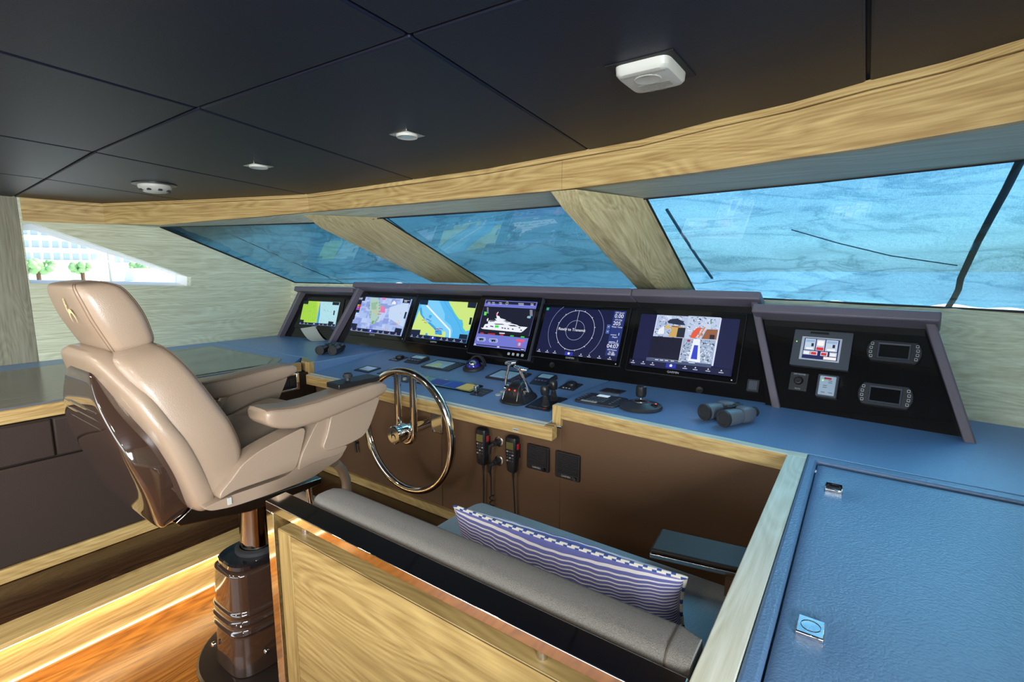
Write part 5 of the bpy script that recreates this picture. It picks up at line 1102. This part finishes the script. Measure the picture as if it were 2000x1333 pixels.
# ================================================================== PANEL DEVICES
def handset(label, px0, px1, cable_pts):
    P0, P1 = Vector(ony(*px0, FY - .033)), Vector(ony(*px1, FY - .033)); x = (P0.x + P1.x) / 2; zt, zb = P0.z, P1.z; y = FY
    t = thing('radio_handset', label, 'radio handset', (x, y, zb)); h = zt - zb
    MB().box((x - .018, y - .012, zb + h * .35), (x + .018, y - .001, zb + h * .75)).build('cradle', black_plastic, t, bevel=.003)
    b = MB(); rings = []
    for u, hw, hd in ((0, .016, .010), (.04, .020, .015), (.25, .023, .017), (.6, .026, .019), (.9, .027, .020), (.97, .025, .018), (1, .020, .012)): rings.append(sq((x, y - .033, zb + h * u), (1, 0, 0), (0, 1, 0), hw, hd, 24, 4))
    b.loft(rings); body = b.build('body', black_plastic, t)
    MB().box((x - .017, y - .0535, zb + h * .66), (x + .017, y - .0515, zb + h * .86)).build('screen', mat('olive_lcd', S(96, 92, 52), .2), t, bevel=.001)
    for r_ in range(4):
        for k in range(3): MB().box((x - .016 + k * .0125, y - .0530, zb + h * (.58 - .085 * r_)), (x - .008 + k * .0125, y - .0500, zb + h * (.615 - .085 * r_))).build('key', mid_plastic if (r_ + k) % 3 else mat('pale_key', S(170, 170, 170), .5), t, bevel=.001)
    b = MB(); [b.box((x - .014, y - .051, zb + h * (.06 + .035 * k)), (x + .014, y - .0485, zb + h * (.075 + .035 * k))) for k in range(5)]; b.build('speaker_grille', rubber, t)
    MB().box((x + .0255, y - .04, zb + h * .66), (x + .0285, y - .026, zb + h * .82)).build('side_button', mat('red_print', S(190, 30, 40), 0.5), t, bevel=.001)
    b = MB(); b.tube([(x, y - .03, zb + .004), (x, y - .028, zb - .03)], [.007, .004], 12); b.tube([(x, y - .028, zb - .03)] + [(x + dx, y - .02, zz) for dx, zz in cable_pts], .0030, 8); b.build('cable', rubber, t)
    return t
handset('black radio handset clipped to the front panel, left of the two', (940, 836), (945, 908), [(-.006, -.92), (-.008, -1.0), (0, -1.06)])
handset('black radio handset clipped to the front panel, right of the two', (1000, 852), (1002, 922), [(.0, -.93), (.004, -1.0), (.0, -1.06)])
for i, (px, py) in enumerate(((975.5, 863), (975.5, 900))):
    P = Vector(ony(px, py, FY)); t = thing('cable_socket', ['round steel socket with an angled black plug, the upper of two', 'round steel socket with an angled black plug, the lower of two'][i], 'socket', (P.x, P.y, P.z))
    b = MB(); b.lathe([(.0215, .001), (.0215, .0035), (.020, .0045), (.011, .005), (0, .005)], P, (0, -1, 0), 32); b.build('flange', steel_brushed, t)
    b = MB(); b.lathe([(.011, .004), (.0125, .008), (.011, .014), (.0125, .018), (.011, .026), (.009, .034)], P, (0, -1, 0), 20); b.tube([(P.x, P.y - .034, P.z), (P.x - .018, P.y - .040, P.z - .012), (P.x - .024, P.y - .036, P.z - .045)], [.009, .008, .006], 12); b.build('plug', rubber, t)
    x = P.x - .024; pts = [(x, P.y - .036, P.z - .045), (x - .002, P.y - .025, -.85), (x - .003, P.y - .022, -.93)]
    for k in range(48): a = k * 2 * PI / 8; pts.append((x - .003 + .007 * math.cos(a), P.y - .022 + .007 * math.sin(a), -.93 - k * .0028))
    b = MB(); b.tube(pts, .0026, 8); b.build('cable', rubber, t)
def speaker(label, q):
    P = [Vector(ony(*p, FY)) for p in q]; x0, x1 = (P[0].x + P[3].x) / 2, (P[1].x + P[2].x) / 2; z1, z0 = (P[0].z + P[1].z) / 2, (P[2].z + P[3].z) / 2
    x0, x1 = x0, x1; cx_, cz_2 = (x0 + x1) / 2, (z0 + z1) / 2; s = (x1 - x0 + z1 - z0) / 4
    t = thing('panel_speaker', label, 'speaker', (cx_, FY, cz_2 - s))
    y1 = FY - .001 if cx_ < XS + .05 else FY - .002 - (cx_ - XS - .03) / (-0.136 - XS - .03) * (FY - 1.505)
    b = MB(); b.prism([(x, z) for x, z in round_poly(2 * s, 2 * s, .006, cx=cx_, cy=cz_2)], 1, y1 - .010, y1 - .001); b.build('frame', black_plastic, t, bevel=.002)
    b = MB(); n = 12
    for k in range(n): z = cz_2 + s * (.78 - 1.35 * k / (n - 1)); b.box((cx_ - s * .82, y1 - .013, z - .0016), (cx_ + s * .82, y1 - .0095, z + .0016))
    b.build('grille', rubber, t)
    b = MB(); b.lathe([(.007, 0), (.0065, .006), (0, .006)], (cx_ + s * .62, y1 - .010, cz_2 - s * .80), (0, -1, 0), 16); b.build('volume_knob', black_gloss, t)
    Mt = Matrix.Translation((cx_ - s * .12 - t.location.x, y1 - .0105 - t.location.y, cz_2 - s * .80 - t.location.z + Z0)) @ Matrix.Rotation(PI / 2, 4, 'X'); lettering(t, 'GARMIN', 0, 0, .010, 0, brand_mat, 'brand_lettering', mtx=Mt)
speaker('square black panel speaker, nearer the radio handsets', [(1031, 865), (1076, 877), (1076, 922), (1031, 911)])
speaker('square black panel speaker, farther right from the radio handsets', [(1088, 879), (1137, 889), (1136, 941), (1088, 928)])
P = Vector(ony(1007, 840, hY(-1.13) - .001)); o = MB().box((P.x - .013, P.y - .0012, P.z - .006), (P.x + .013, P.y + .0004, P.z + .006)).build('name_label', white_plastic); tag(o, 'tiny white printed label on the oak trim above the radio handsets', 'label')
q = MB(); [q.box((P.x - .010 + i * .0032, P.y - .0016, P.z - .002), (P.x - .008 + i * .0032, P.y - .0012, P.z + .002)) for i in range(7)]; q.build('print', black_plastic, o)
o.location.z = 0
P = Vector(ony(700, 868, FY)); o = MB(); o.tube([(P.x, P.y - .02, P.z + .03), (P.x + .004, P.y - .02, P.z - .02), (P.x + .012, P.y - .022, P.z - .035)], .006, 10); o.tube([(P.x, P.y, P.z + .01), (P.x, P.y - .02, P.z + .01)], .006, 10); o = o.build('panel_lever', rubber); tag(o, 'small black lever on the front panel behind the chair arm', 'lever')
P = Vector(ony(640, 950, FY)); t = thing('vent_grille', 'dark slatted vent grille low on the front panel under the chair arm', 'vent', (P.x, FY, P.z - .12))
MB().box((P.x - .16, FY - .010, P.z - .11), (P.x + .10, FY - .001, P.z + .07)).build('frame', dark_plastic, t, bevel=.002)
b = MB(); [b.box((P.x - .15, FY - .018, P.z - .10 + k * .013), (P.x + .09, FY - .010, P.z - .094 + k * .013)) for k in range(12)]; b.build('slats', black_plastic, t)

# ================================================================== SEATING
pt = thing('seat_partition', 'oak panel in a polished bronze-toned steel frame behind the bench', 'partition', (-0.6, 0.53, -1.27))
b = MB(); b.hexa([(-1.035, .524, -.523), (-.138, .524, -.523), (-.138, .572, -.523), (-1.035, .572, -.523)], [(-1.035, .524, -.5022), (-.138, .524, -.5022), (-.138, .572, -.4995), (-1.035, .572, -.4995)]); b.build('top_rail', chrome_warm, pt, bevel=.0015)
b = MB(); b.box((-1.035, .524, -1.268), (-1.006, .572, -.5232)); b.build('post', chrome_warm, pt, bevel=.0015)
b = MB(); b.box((-.990, .5245, -1.262), (-.139, .568, -.552)); pn = b.build('oak_panel', panel_oak, pt, bevel=.001)
b = MB(); b.box((-.9895, .5237, -1.25), (-.942, .5243, -.5545)); b.build('panel_border', panel_oak_z, pt)
b = MB(); b.box((-.9415, .5236, -.5545), (-.139, .5242, -.553)); b.build('panel_inlay', mat('inlay', S(70, 54, 34), 0.6), pt)
for x in (-.925, -.335): b = MB(); b.cyl((x, .548, -.553), (x, .548, -.522), .008, n=20); b.build('standoff', steel_brushed, pt)
bench = thing('bench', 'upholstered grey bench with a rolled backrest and flat seat cushion', 'bench', (-0.54, 0.85, -1.12))
b = MB(); rings = []
for i in range(33):
    u = i / 32; x = -.955 + (.813) * u; e = min(1.0, math.sqrt(max(0, 1 - (1 - min(u * 26, 1)) ** 2)) * .5 + .5, math.sqrt(max(0, 1 - (1 - min((1 - u) * 30, 1)) ** 2)) * .5 + .5)
    rings.append(sq((x, .6215, -.640), (0, 1, 0), (0, 0, 1), .0455 * (.7 + .3 * e), .150 * (.94 + .06 * e), 36, 5.0))
b.loft(rings); b.build('back_cushion', grey_fabric, bench)
b = MB(); b.tube([(-.172, .6215 + .046 * math.copysign(abs(math.cos(a)) ** .4, math.cos(a)), -.640 + .1505 * abs(math.sin(a)) ** .4) for a in [PI * (.1 + .8 * k / 24) for k in range(25)]], .0012, 6); b.build('piping', mat('dark_thread', S(70, 60, 50), .8), bench)
b = MB(); rings = []
for u, k in ((0, .90), (.004, .96), (.015, .995), (.03, 1), (.97, 1), (.985, .995), (.996, .96), (1, .90)): rings.append(sq((-.94 + .80 * u, .912, -.785), (0, 1, 0), (0, 0, 1), .250 * k, .065 * k, 32, 8))
b.loft(rings); b.build('seat_cushion', seat_fabric, bench)
MB().box((-.93, .58, -1.118), (-.14, 1.13, -.852)).build('base', brown_leather, bench, bevel=.004)
# side pad
pd = thing('armrest_pad', 'dark leather pad with a bright metal underside against the console side', 'pad', (-.27, 1.13, -.69))
b = MB(); zt = -.655
pads = [onz(*p, zt) for p in [(1269, 1072), (1292, 1031), (1466, 1068), (1432, 1104)]]
P4 = [Vector(p) for p in pads]; P4[2].x = P4[3].x = -.137
b.hexa([(p.x, p.y, zt - .012) for p in P4], [(p.x, p.y, zt) for p in P4]); b.build('leather_top', black_plastic if False else mat('black_leather', S(44, 36, 30), .5, bump=.3, nscale=400), pd, bevel=.006, seg=3)
b = MB(); b.hexa([(p.x, p.y, zt - .024) for p in P4], [(p.x, p.y, zt - .0125) for p in P4]); b.build('metal_edge', steel_brushed, pd, bevel=.002)
MB().box((-.20, P4[0].y + .02, -1.118), (-.15, P4[1].y - .02, zt - .0245)).build('bracket', brown_leather, pd)
# striped bolster
def stripe_mat():
    m = bpy.data.materials.new('blue_stripe_cloth'); m.use_nodes = True; nt = m.node_tree; N = nt.nodes; L = nt.links; b_ = N['Principled BSDF']; b_.inputs['Roughness'].default_value = .9; b_.inputs['Specular IOR Level'].default_value = .1
    uv = N.new('ShaderNodeUVMap'); uv.uv_map = 'stripe'; sx = N.new('ShaderNodeSeparateXYZ'); L.new(uv.outputs[0], sx.inputs[0])
    mu = N.new('ShaderNodeMath'); mu.operation = 'FRACT'; L.new(sx.outputs[1], mu.inputs[0]); gt_ = N.new('ShaderNodeMath'); gt_.operation = 'GREATER_THAN'; gt_.inputs[1].default_value = .66; L.new(mu.outputs[0], gt_.inputs[0])
    mx = N.new('ShaderNodeMix'); mx.data_type = 'RGBA'; mx.inputs[6].default_value = (*S(116, 122, 190), 1); mx.inputs[7].default_value = (*S(246, 244, 246), 1); L.new(gt_.outputs[0], mx.inputs[0]); L.new(mx.outputs[2], b_.inputs['Base Color'])
    n = N.new('ShaderNodeTexNoise'); n.inputs['Scale'].default_value = 600; tc = N.new('ShaderNodeTexCoord'); L.new(tc.outputs['Object'], n.inputs[0]); bp = N.new('ShaderNodeBump'); bp.inputs['Strength'].default_value = .4; bp.inputs['Distance'].default_value = .001; L.new(n.outputs[0], bp.inputs['Height']); L.new(bp.outputs[0], b_.inputs['Normal'])
    return m
TL_, TR_ = Vector(onz(888, 990, -.535)), Vector(onz(1340, 1130, -.540))
BLf, BRf = Vector(ony(898, 1065, TL_.y + .03)), Vector(ony(1318, 1248, TR_.y + .0))
pl = thing('striped_pillow', 'long blue and white striped pillow with a twisted piping edge on the bench', 'pillow', ((TL_.x + TR_.x) / 2, (TL_.y + TR_.y) / 2, -.72))
ux = (TR_ - TL_).normalized(); Lp = (TR_ - TL_).length; Hp = .158
dn = Vector((.02, .22, -1)).normalized(); nf = ux.cross(dn).normalized()
if nf.y > 0: nf = -nf
b = MB(); NU, NV = 90, 30; uvs = []
def pil(u, v, s):
    e = (min(1, max(0, u * (1 - u) * 4)) ** .42) * (min(1, max(0, v * (1 - v) * 4)) ** .5)
    sag = .010 * math.sin(PI * u) * (1 - v); cor = .05 * abs(2 * u - 1) ** 6
    p = TL_ + ux * (Lp * (u + (0.012 if 0 < u < 1 else 0) * 0)) + dn * (Hp * v + sag) 
    pin = .012 * (1 - 4 * (v - .5) ** 2); p += ux * (pin * (1 - 2 * u)) * abs(2 * u - 1) ** 8
    wr = .0022 * math.sin(46 * u + 7 * v + s) * (.3 + v) + .0016 * math.sin(85 * u - 11 * v) + .003 * math.sin(17 * u + 9 * v)
    return p + nf * (s * (.058 * e) + wr * e)
for s in (1, -1):
    vs = [pil(i / NU, j / NV, s) for i in range(NU + 1) for j in range(NV + 1)]
    b.add(vs, [(i * (NV + 1) + j, (i + 1) * (NV + 1) + j, (i + 1) * (NV + 1) + j + 1, i * (NV + 1) + j + 1) for i in range(NU) for j in range(NV)])
    uvs += [(i / NU, j / NV * 27 + .15 * math.sin(i / NU * 9)) for i in range(NU + 1) for j in range(NV + 1)]
po = b.build('cloth', stripe_mat(), pl); l = po.data.uv_layers.new(name='stripe')
for lp_ in po.data.loops: l.data[lp_.index].uv = uvs[lp_.vertex_index]
b = MB(); ed = [pil(i / 60, 0, 0) for i in range(61)] + [pil(1, j / 16, 0) for j in range(1, 17)] + [pil(1 - i / 60, 1, 0) for i in range(1, 61)] + [pil(0, 1 - j / 16, 0) for j in range(1, 16)]
k = len(ed); b.tube(ed, .0042, 8, closed=True)
for fi in range(len(b.f)): b.m[fi] = 1 if ((fi // 8) + (fi % 8) // 2) % 3 == 0 else 0
b.build('piping', [mat('piping_cream', S(236, 232, 220), .8), mat('piping_blue', S(60, 90, 160), .8)], pl)
b = MB(); tp = ed[76]; [b.tube([tp + Vector((0, 0, 0)), tp + Vector((.003 * (i % 3 - 1), .002 * (i // 3 - 1), -.03))], .0012, 5) for i in range(9)]; b.build('tassel', mat('tassel_blue', S(30, 90, 160), .8), pl)
# ================================================================== HELM CHAIR
XC = -1.55
ch = thing('helm_chair', 'taupe leather helm chair with a glossy brown shell on a pedestal', 'chair', (XC, .75, -1.27))
LA = Vector((0, -.31, .95)).normalized(); DA = Vector((0, .95, .31)).normalized()
def back_loft(name, st, m, p=4.5, n=36, seams_at=(4,)):
    b = MB(); rings = []
    for (y0, z0), (y1, z1), hw in st:
        c = Vector((XC, (y0 + y1) / 2, (z0 + z1) / 2)); d = Vector((0, y1 - y0, z1 - z0)); rings.append(sq(c, (1, 0, 0), d, hw, d.length / 2, n, p))
    b.loft(rings); o = b.build(name, m, ch, ang=60)
    if m is seat_leather:
        for idx in seams_at:
            q = MB(); q.tube([r_[idx] for r_ in rings[3:-3]], .0012, 6); q.build('seam', stitch, o)
    return o
def smooth_st(st, k=4):
    """catmull-rom through the stations for a soft outline"""
    A = [np.array([a[0], a[1], c[0], c[1], w_]) for a, c, w_ in st]; out = []
    for i in range(len(A) - 1):
        p0, p1, p2, p3 = A[max(0, i - 1)], A[i], A[i + 1], A[min(len(A) - 1, i + 2)]
        for j in range(k): t = j / k; q = .5 * ((2 * p1) + (-p0 + p2) * t + (2 * p0 - 5 * p1 + 4 * p2 - p3) * t * t + (-p0 + 3 * p1 - 3 * p2 + p3) * t ** 3); out.append(q)
    out.append(A[-1]); return [((q[0], q[1]), (q[2], q[3]), max(q[4], .002)) for q in out]
head = [((.405, -.200), (.455, -.190), .10), ((.389, -.190), (.486, -.178), .134), ((.369, -.150), (.482, -.140), .142), ((.353, -.112), (.470, -.100), .143), ((.343, -.078), (.452, -.064), .140), ((.337, -.052), (.432, -.038), .132), ((.340, -.036), (.405, -.028), .115), ((.356, -.029), (.388, -.025), .075)]
hd = back_loft('headrest', smooth_st(head), seat_leather, 4.6, seams_at=(4, 5, 31, 32))
front_c = [((.530, -.605), (.562, -.580), .21), ((.505, -.575), (.596, -.545), .248), ((.480, -.485), (.622, -.475), .258), ((.455, -.415), (.606, -.400), .258), ((.430, -.362), (.578, -.338), .250), ((.400, -.290), (.538, -.258), .234), ((.385, -.245), (.512, -.212), .212), ((.380, -.210), (.490, -.184), .178), ((.400, -.190), (.462, -.172), .12)]
bc = back_loft('backrest_cushion', smooth_st(front_c), seat_leather, 5.5)
bol = [((.512, -.620), (.552, -.603), .21), ((.484, -.590), (.548, -.568), .252), ((.450, -.490), (.522, -.480), .264), ((.424, -.408), (.496, -.41), .264), ((.400, -.345), (.468, -.355), .254), ((.378, -.285), (.440, -.28), .226), ((.360, -.240), (.422, -.235), .184), ((.350, -.208), (.410, -.200), .142), ((.358, -.190), (.392, -.186), .09)]
back_loft('back_bolster', smooth_st(bol), seat_leather, 4.0)
shl = [((.452, -.655), (.470, -.640), .13), ((.426, -.625), (.500, -.600), .19), ((.396, -.525), (.475, -.505), .225), ((.372, -.45), (.450, -.43), .222), ((.358, -.392), (.430, -.37), .200), ((.350, -.325), (.405, -.31), .150), ((.350, -.280), (.395, -.268), .115), ((.354, -.250), (.392, -.243), .095), ((.366, -.236), (.386, -.233), .075)]
sh_ = back_loft('back_shell', smooth_st(shl, 5), shell_brown, 9)
b = MB()
for k in range(3):
    z = -.330 - .021 * k; y = .3525 + .0035 * k; w_ = .126 + .022 * k
    b.tube([Vector(p) for p in [(XC - w_, y, z - .002), (XC - w_ * .5, y - .001, z), (XC + w_ * .6, y - .001, z), (XC + w_ * .93, y + .001, z - .001), (XC + w_ * 1.0, y + .014, z - .004)]], [.002, .0048, .0048, .0045, .002], 10)
b.build('shell_ribs', shell_brown, sh_)
# embroidered mark on the back of the headrest
Mh = Matrix(((-1, 0, 0, XC + .075), (0, .25, -1, .3385), (0, 1, .25, -.103), (0, 0, 0, 1)))
n_ = Vector((0, -1, -.28)).normalized(); up_ = Vector((0, -.28, 1)).normalized(); rt_ = up_.cross(n_)
Mh = Matrix(((rt_.x, up_.x, n_.x, XC + .045), (rt_.y, up_.y, n_.y, .3455), (rt_.z, up_.z, n_.z, -.100), (0, 0, 0, 1)))
emblem(hd, Mh, .030, mat('cream_thread', S(226, 206, 150), .7))
# stitched seams
def seam_on(parent, pts): b = MB(); b.tube([Vector(p) for p in pts], .0011, 6); b.build('seam', stitch, parent)
XN = lambda z: XC + float(np.interp(z, [-.6, -.47, -.35, -.28, -.2], [.2, .2355, .228, .212, .16]))
# seat assembly: profile polygons traced in the plane of the near side, mirrored to the far side
NX_ = XC + .262
def prof(pxs, X): return [(float(onx(px, py, X)[1]), float(onx(px, py, X)[2])) for px, py in pxs]
def rounded(poly, k=5, r=.25):
    out = []; n = len(poly)
    for i in range(n):
        a, c_, d = Vector(poly[i - 1]), Vector(poly[i]), Vector(poly[(i + 1) % n]); p0, p1 = c_.lerp(a, r), c_.lerp(d, r)
        for j in range(k): t = j / (k - 1); out.append(tuple(p0.lerp(c_, t).lerp(c_.lerp(p1, t), t)))
    return out
def both(name, poly, x_out, th, m, bevel, seg=4):
    for s in (1, -1):
        a, c_ = XC + s * x_out, XC + s * (x_out - th); b = MB(); b.prism(poly, 0, min(a, c_), max(a, c_)); b.build(name, m, ch, bevel=bevel, seg=seg, ang=50)
XS1 = XC + .282
side = rounded(prof([(431, 963), (452, 938), (474, 907), (507, 881), (558, 853), (601, 831), (580, 916), (563, 924), (507, 943), (458, 960), (428, 978)], XS1), 4, .3)
both('seat_side_bolster', side, .282, .070, seat_leather, .014, 4)
b = MB(); rings = []
for y, zt_, zb_, k in ((.57, -.545, -.60, .9), (.60, -.512, -.61, 1), (.68, -.500, -.62, 1), (.78, -.480, -.63, 1), (.86, -.455, -.63, 1), (.91, -.450, -.62, 1), (.945, -.465, -.60, .99), (.965, -.50, -.57, .95)): rings.append(sq((XC, y, (zt_ + zb_) / 2), (1, 0, 0), (0, 0, 1), .222 * k, (zt_ - zb_) / 2, 32, 4))
b.loft(rings); b.build('seat_cushion', seat_leather, ch, ang=60)
low = rounded(prof([(398, 996), (430, 980), (462, 966), (510, 950), (565, 930), (600, 893), (680, 870), (668, 896), (640, 915), (610, 936), (533, 966), (456, 992), (415, 1000)], XS1), 4, .3)
b = MB(); b.prism(low, 0, XC - .278, XC + .278); b.build('seat_base', seat_leather, ch, bevel=.016, seg=4, ang=50)
# arms
XA = XC + .310
def arm_loft(s):
    st = [(518, 806, 828, .80), (521, 801, 833, .95), (535, 798, 838, 1), (548, 797, 840, 1), (575, 794, 840, 1), (620, 783, 828, 1), (680, 763, 803, 1), (725, 749, 784, 1), (745, 745, 773, .96), (753, 748, 766, .8)]
    b = MB(); rings = []
    for px, yt, yb_, k in st:
        T, B = onx(px, yt, XA - .01), onx(px, yb_, XA - .01); h = (T[2] - B[2]) / 2; hw = .052 * (.55 + .45 * k)
        rings.append(sq((XC + s * (.310 - .052), (T[1] + B[1]) / 2, (T[2] + B[2]) / 2), (1, 0, 0), (0, 0, 1), hw, h * k, 32, 4.6))
    b.loft(rings); o = b.build('armrest', seat_leather, ch, ang=60)
    for idx in (4, 12): q = MB(); q.tube([r_[idx] for r_ in rings[1:-1]], .0011, 6); q.build('seam', stitch, o)
    return o
for s in (1, -1): arm_loft(s)
panel = rounded(prof([(648, 806), (744, 772), (738, 792), (722, 836), (709, 854), (681, 869), (642, 882), (630, 876), (641, 845)], XA - .012), 4, .3)
both('arm_panel', panel, .298, .060, seat_leather, .008)
strut = rounded(prof([(622, 822), (650, 812), (642, 845), (636, 882), (681, 869), (672, 886), (612, 905), (583, 922), (590, 890)], XA - .02), 4, .25)
both('arm_support', strut, .288, .055, seat_leather, .008)
# control pad on the starboard armrest
A0, A1 = Vector(onx(655, 757, XC + .27)), Vector(onx(735, 739, XC + .27)); dr = (A1 - A0).normalized(); upn = Vector((0, -dr.z, dr.y))
b = MB(); ring = lambda P: [P + Vector((dx, 0, 0)) + upn * dz for dx, dz in ((-.045, -.006), (.018, -.006), (.018, .010), (-.045, .010))]
b.loft([ring(A0), ring(A1)]); pd2 = b.build('control_pad', black_plastic, ch, bevel=.002)
kp = A0.lerp(A1, .35) + Vector((-.012, 0, 0)) + upn * .010
b = MB(); b.lathe([(.008, 0), (.006, .008), (.014, .010), (.015, .016), (.012, .022), (0, .022)], kp, upn, 20); b.build('pad_knob', rubber, pd2)
MB().box((XS1 + .001, .5465, -.588), (XS1 + .0045, .556, -.570)).build('care_tag', white_plastic, ch)
# frame under the seat
b = MB(); fp = prof([(352, 1030), (385, 998), (480, 990), (640, 938), (640, 950), (545, 990), (500, 1006), (362, 1036)], XC + .19); b.prism(fp, 0, XC - .16, XC + .16); b.build('under_frame', mat('bronze_frame', (.25, .21, .17), .22, 1.0), ch, bevel=.003)
b = MB(); lpx = [(655, 905), (668, 918), (676, 938), (677, 962), (670, 985), (660, 1000)]; 
pts = [Vector(onx(px, py, XC + .15)) for px, py in lpx]; far = [Vector((2 * XC - p.x, p.y, p.z)) for p in pts]
b.tube(pts, .016, 14); b.tube(far, .016, 14); b.tube([pts[-1], far[-1]], .016, 14); b.build('footrest', seat_leather, ch)
b = MB(); b.cyl((XC + .06, .90, -.70), (XC + .06, .93, -.98), .010, n=14); b.build('footrest_strut', chrome, ch)
# pedestal
b = MB(); b.cyl((XC, .755, -.655), (XC, .75, -.90), .050, n=36); b.build('column', bronze, ch)
b = MB(); b.cyl((XC, .755, -.655), (XC, .75, -.725), .056, n=36); b.build('column_sleeve', steel_brushed, ch)
b = MB(); b.lathe([(.052, 0), (.066, 0), (.066, .012), (.060, .016), (.052, .016)], (XC, .75, -.897), n=36, cap=False); b.build('collar', rubber, ch)
b = MB(); b.loft([sq((XC, .795, z), (1, 0, 0), (0, 1, 0), hx, hy, 40, 3.6) for z, hx, hy in ((-.917, .083, .148), (-.913, .088, .153), (-.901, .088, .153), (-.896, .083, .148))]); b.build('pedestal_lid', mat('gloss_black_shell', S(26, 24, 26), .06, spec=.6, coat=1.0), ch)
b = MB(); prof_ = [(-1.25, .106, .176), (-1.20, .104, .174)]
zz = -1.19
for k in range(60):
    z = -1.185 + .26 * k / 59; rib = sum(.0075 * math.exp(-((z - zc) / .0065) ** 2) for zc in (-1.050, -1.080, -1.110)); tpr = (z + 1.25) / .335
    prof_.append((z, .104 - .014 * tpr + rib, .174 - .012 * tpr + rib))
prof_ += [(-.919, .084, .154)]
b.loft([sq((XC, .795, z), (1, 0, 0), (0, 1, 0), hx, hy, 48, 4.2) for z, hx, hy in prof_]); b.build('pedestal', shell_brown, ch, ang=60)
b = MB(); b.lathe([(.235, 0), (.235, .010), (.228, .016), (.0, .018)], (XC, .79, -1.269), n=56); b.build('base_disc', mat('dark_base', S(40, 32, 28), .3), ch)
for px, py, X, Y in ((531, 1277, None, .64), (428, 1303, None, .62)):
    P = Vector((XC + .107, .70, -1.19)) if px > 500 else Vector((XC - .06, .617, -1.19)); ax = (1, 0, 0) if px > 500 else (0, -1, 0)
    b = MB(); b.lathe([(.008, -.004), (.008, .004), (.006, .006), (0, .006)], P, ax, 20); b.build('screw', chrome, ch)

# ================================================================== CEILING FITTINGS
def ceil_box(px, py): return Vector(onz(px, py, CZ))
def downlight(label, px, py, s):
    c = ceil_box(px, py); t = thing('downlight', label, 'light', (c.x, c.y, CZ))
    b = MB(); b.prism(round_poly(2 * s, 2 * s, .003, cx=c.x, cy=c.y), 2, CZ - .004, CZ + .001); b.build('frame', steel_brushed, t, bevel=.001)
    b = MB(); b.lathe([(s * .86, 0), (s * .80, .006), (s * .5, .004)], (c.x, c.y, CZ - .004), (0, 0, -1), 32, cap=False); b.build('bezel_ring', white_plastic, t)
    b = MB(); b.lathe([(s * .6, .003), (0, .004)], (c.x, c.y, CZ - .004), (0, 0, -1), 24); b.build('lens', glow('cool_lens', S(150, 175, 185), .5), t)
downlight('small square downlight with a round lens in the middle ceiling panel', 795, 262, .036)
downlight('small square downlight seen flat, nearer the port side of the ceiling', 505, 323, .038)
c = ceil_box(302, 360); t = thing('smoke_detector', 'round white smoke detector on the port ceiling panel', 'smoke detector', (c.x, c.y, CZ))
b = MB(); b.lathe([(.085, -.001), (.085, .004), (.070, .006)], (c.x, c.y, CZ), (0, 0, -1), 40); b.build('mounting_ring', black_plastic, t)
b = MB(); b.lathe([(.064, .003), (.064, .016), (.058, .024), (.042, .036), (.02, .040), (0, .040)], (c.x, c.y, CZ), (0, 0, -1), 40); b.build('body', white_plastic, t)
for k in range(8): a = k * PI / 4; x, y = c.x + .052 * math.cos(a), c.y + .052 * math.sin(a); MB().box((x - .007, y - .007, CZ - .033), (x + .007, y + .007, CZ - .025)).build('vent_slot', dark_plastic, t, bevel=.001)
Q = [ceil_box(*p) for p in ((1206, 118), (1300, 104), (1336, 156), (1246, 168))]
cx_, cy_2 = sum(q.x for q in Q) / 4, sum(q.y for q in Q) / 4
t = thing('monoxide_alarm', 'square white alarm set in a ceiling recess near the right windshield pane', 'alarm', (cx_, cy_2, CZ))
b = MB(); b.box((cx_ - .064, cy_2 - .072, CZ - .0015), (cx_ + .064, cy_2 + .072, CZ + .004)); b.build('recess', gasket, t)
b = MB(); b.loft([sq((cx_ - .0, cy_2 - .002, CZ - z), (1, 0, 0), (0, 1, 0), hx, hy, 36, 7) for z, hx, hy in ((0, .053, .062), (.014, .052, .060), (.019, .048, .056), (.0205, .041, .050))]); bd = b.build('body', white_plastic, t)
zb2 = CZ - .0210
b = MB(); [b.box((cx_ - .030, cy_2 + .010 + k * .005, zb2 - .0004), (cx_ + .032, cy_2 + .012 + k * .005, zb2 + .001)) for k in range(5)]; b.build('vent_slot', mat('slot_grey', S(120, 120, 112), .6), bd)
b = MB(); b.lathe([(.026, -.0002), (.024, .0012), (.020, .0006), (0, .0006)], (cx_, cy_2 - .018, zb2), (0, 0, -1), 32); b.build('test_button', white_plastic, bd)
for txt, yy, sz in (('CARBON MONOXIDE', -.046, .0088), ('DETECTOR', -.036, .0080), ('TEST / RESET', .040, .006), ('TEST WEEKLY', .049, .007)):
    Mt = Matrix.Translation((cx_ - t.location.x, cy_2 + yy - t.location.y, zb2 - .0006 - CZ)) @ Matrix.Rotation(PI, 4, 'X')
    o = lettering(bd, txt, 0, 0, sz, 0, mat('alarm_print', S(150, 146, 130), .6), 'lettering', mtx=Mt)
# lamp fittings behind the camera, where the warm light comes from
for i, (lx, ly) in enumerate(LAMPS):
    o = MB(); o.lathe([(.062, 0), (.075, 0), (.075, .006), (.062, .010)], (lx, ly, CZ), (0, 0, -1), 32, cap=False); o = o.build('cabin_light_ring', steel_brushed); tag(o, ['steel ring of a cabin light in the ceiling just aft of the bench', 'steel ring of a cabin light in the ceiling just aft of the helm chair', 'steel ring of a cabin light in the starboard ceiling beside the console', 'steel ring of a cabin light in the ceiling farthest aft', 'steel ring of a cabin light in the port ceiling over the counter'][i], 'light')
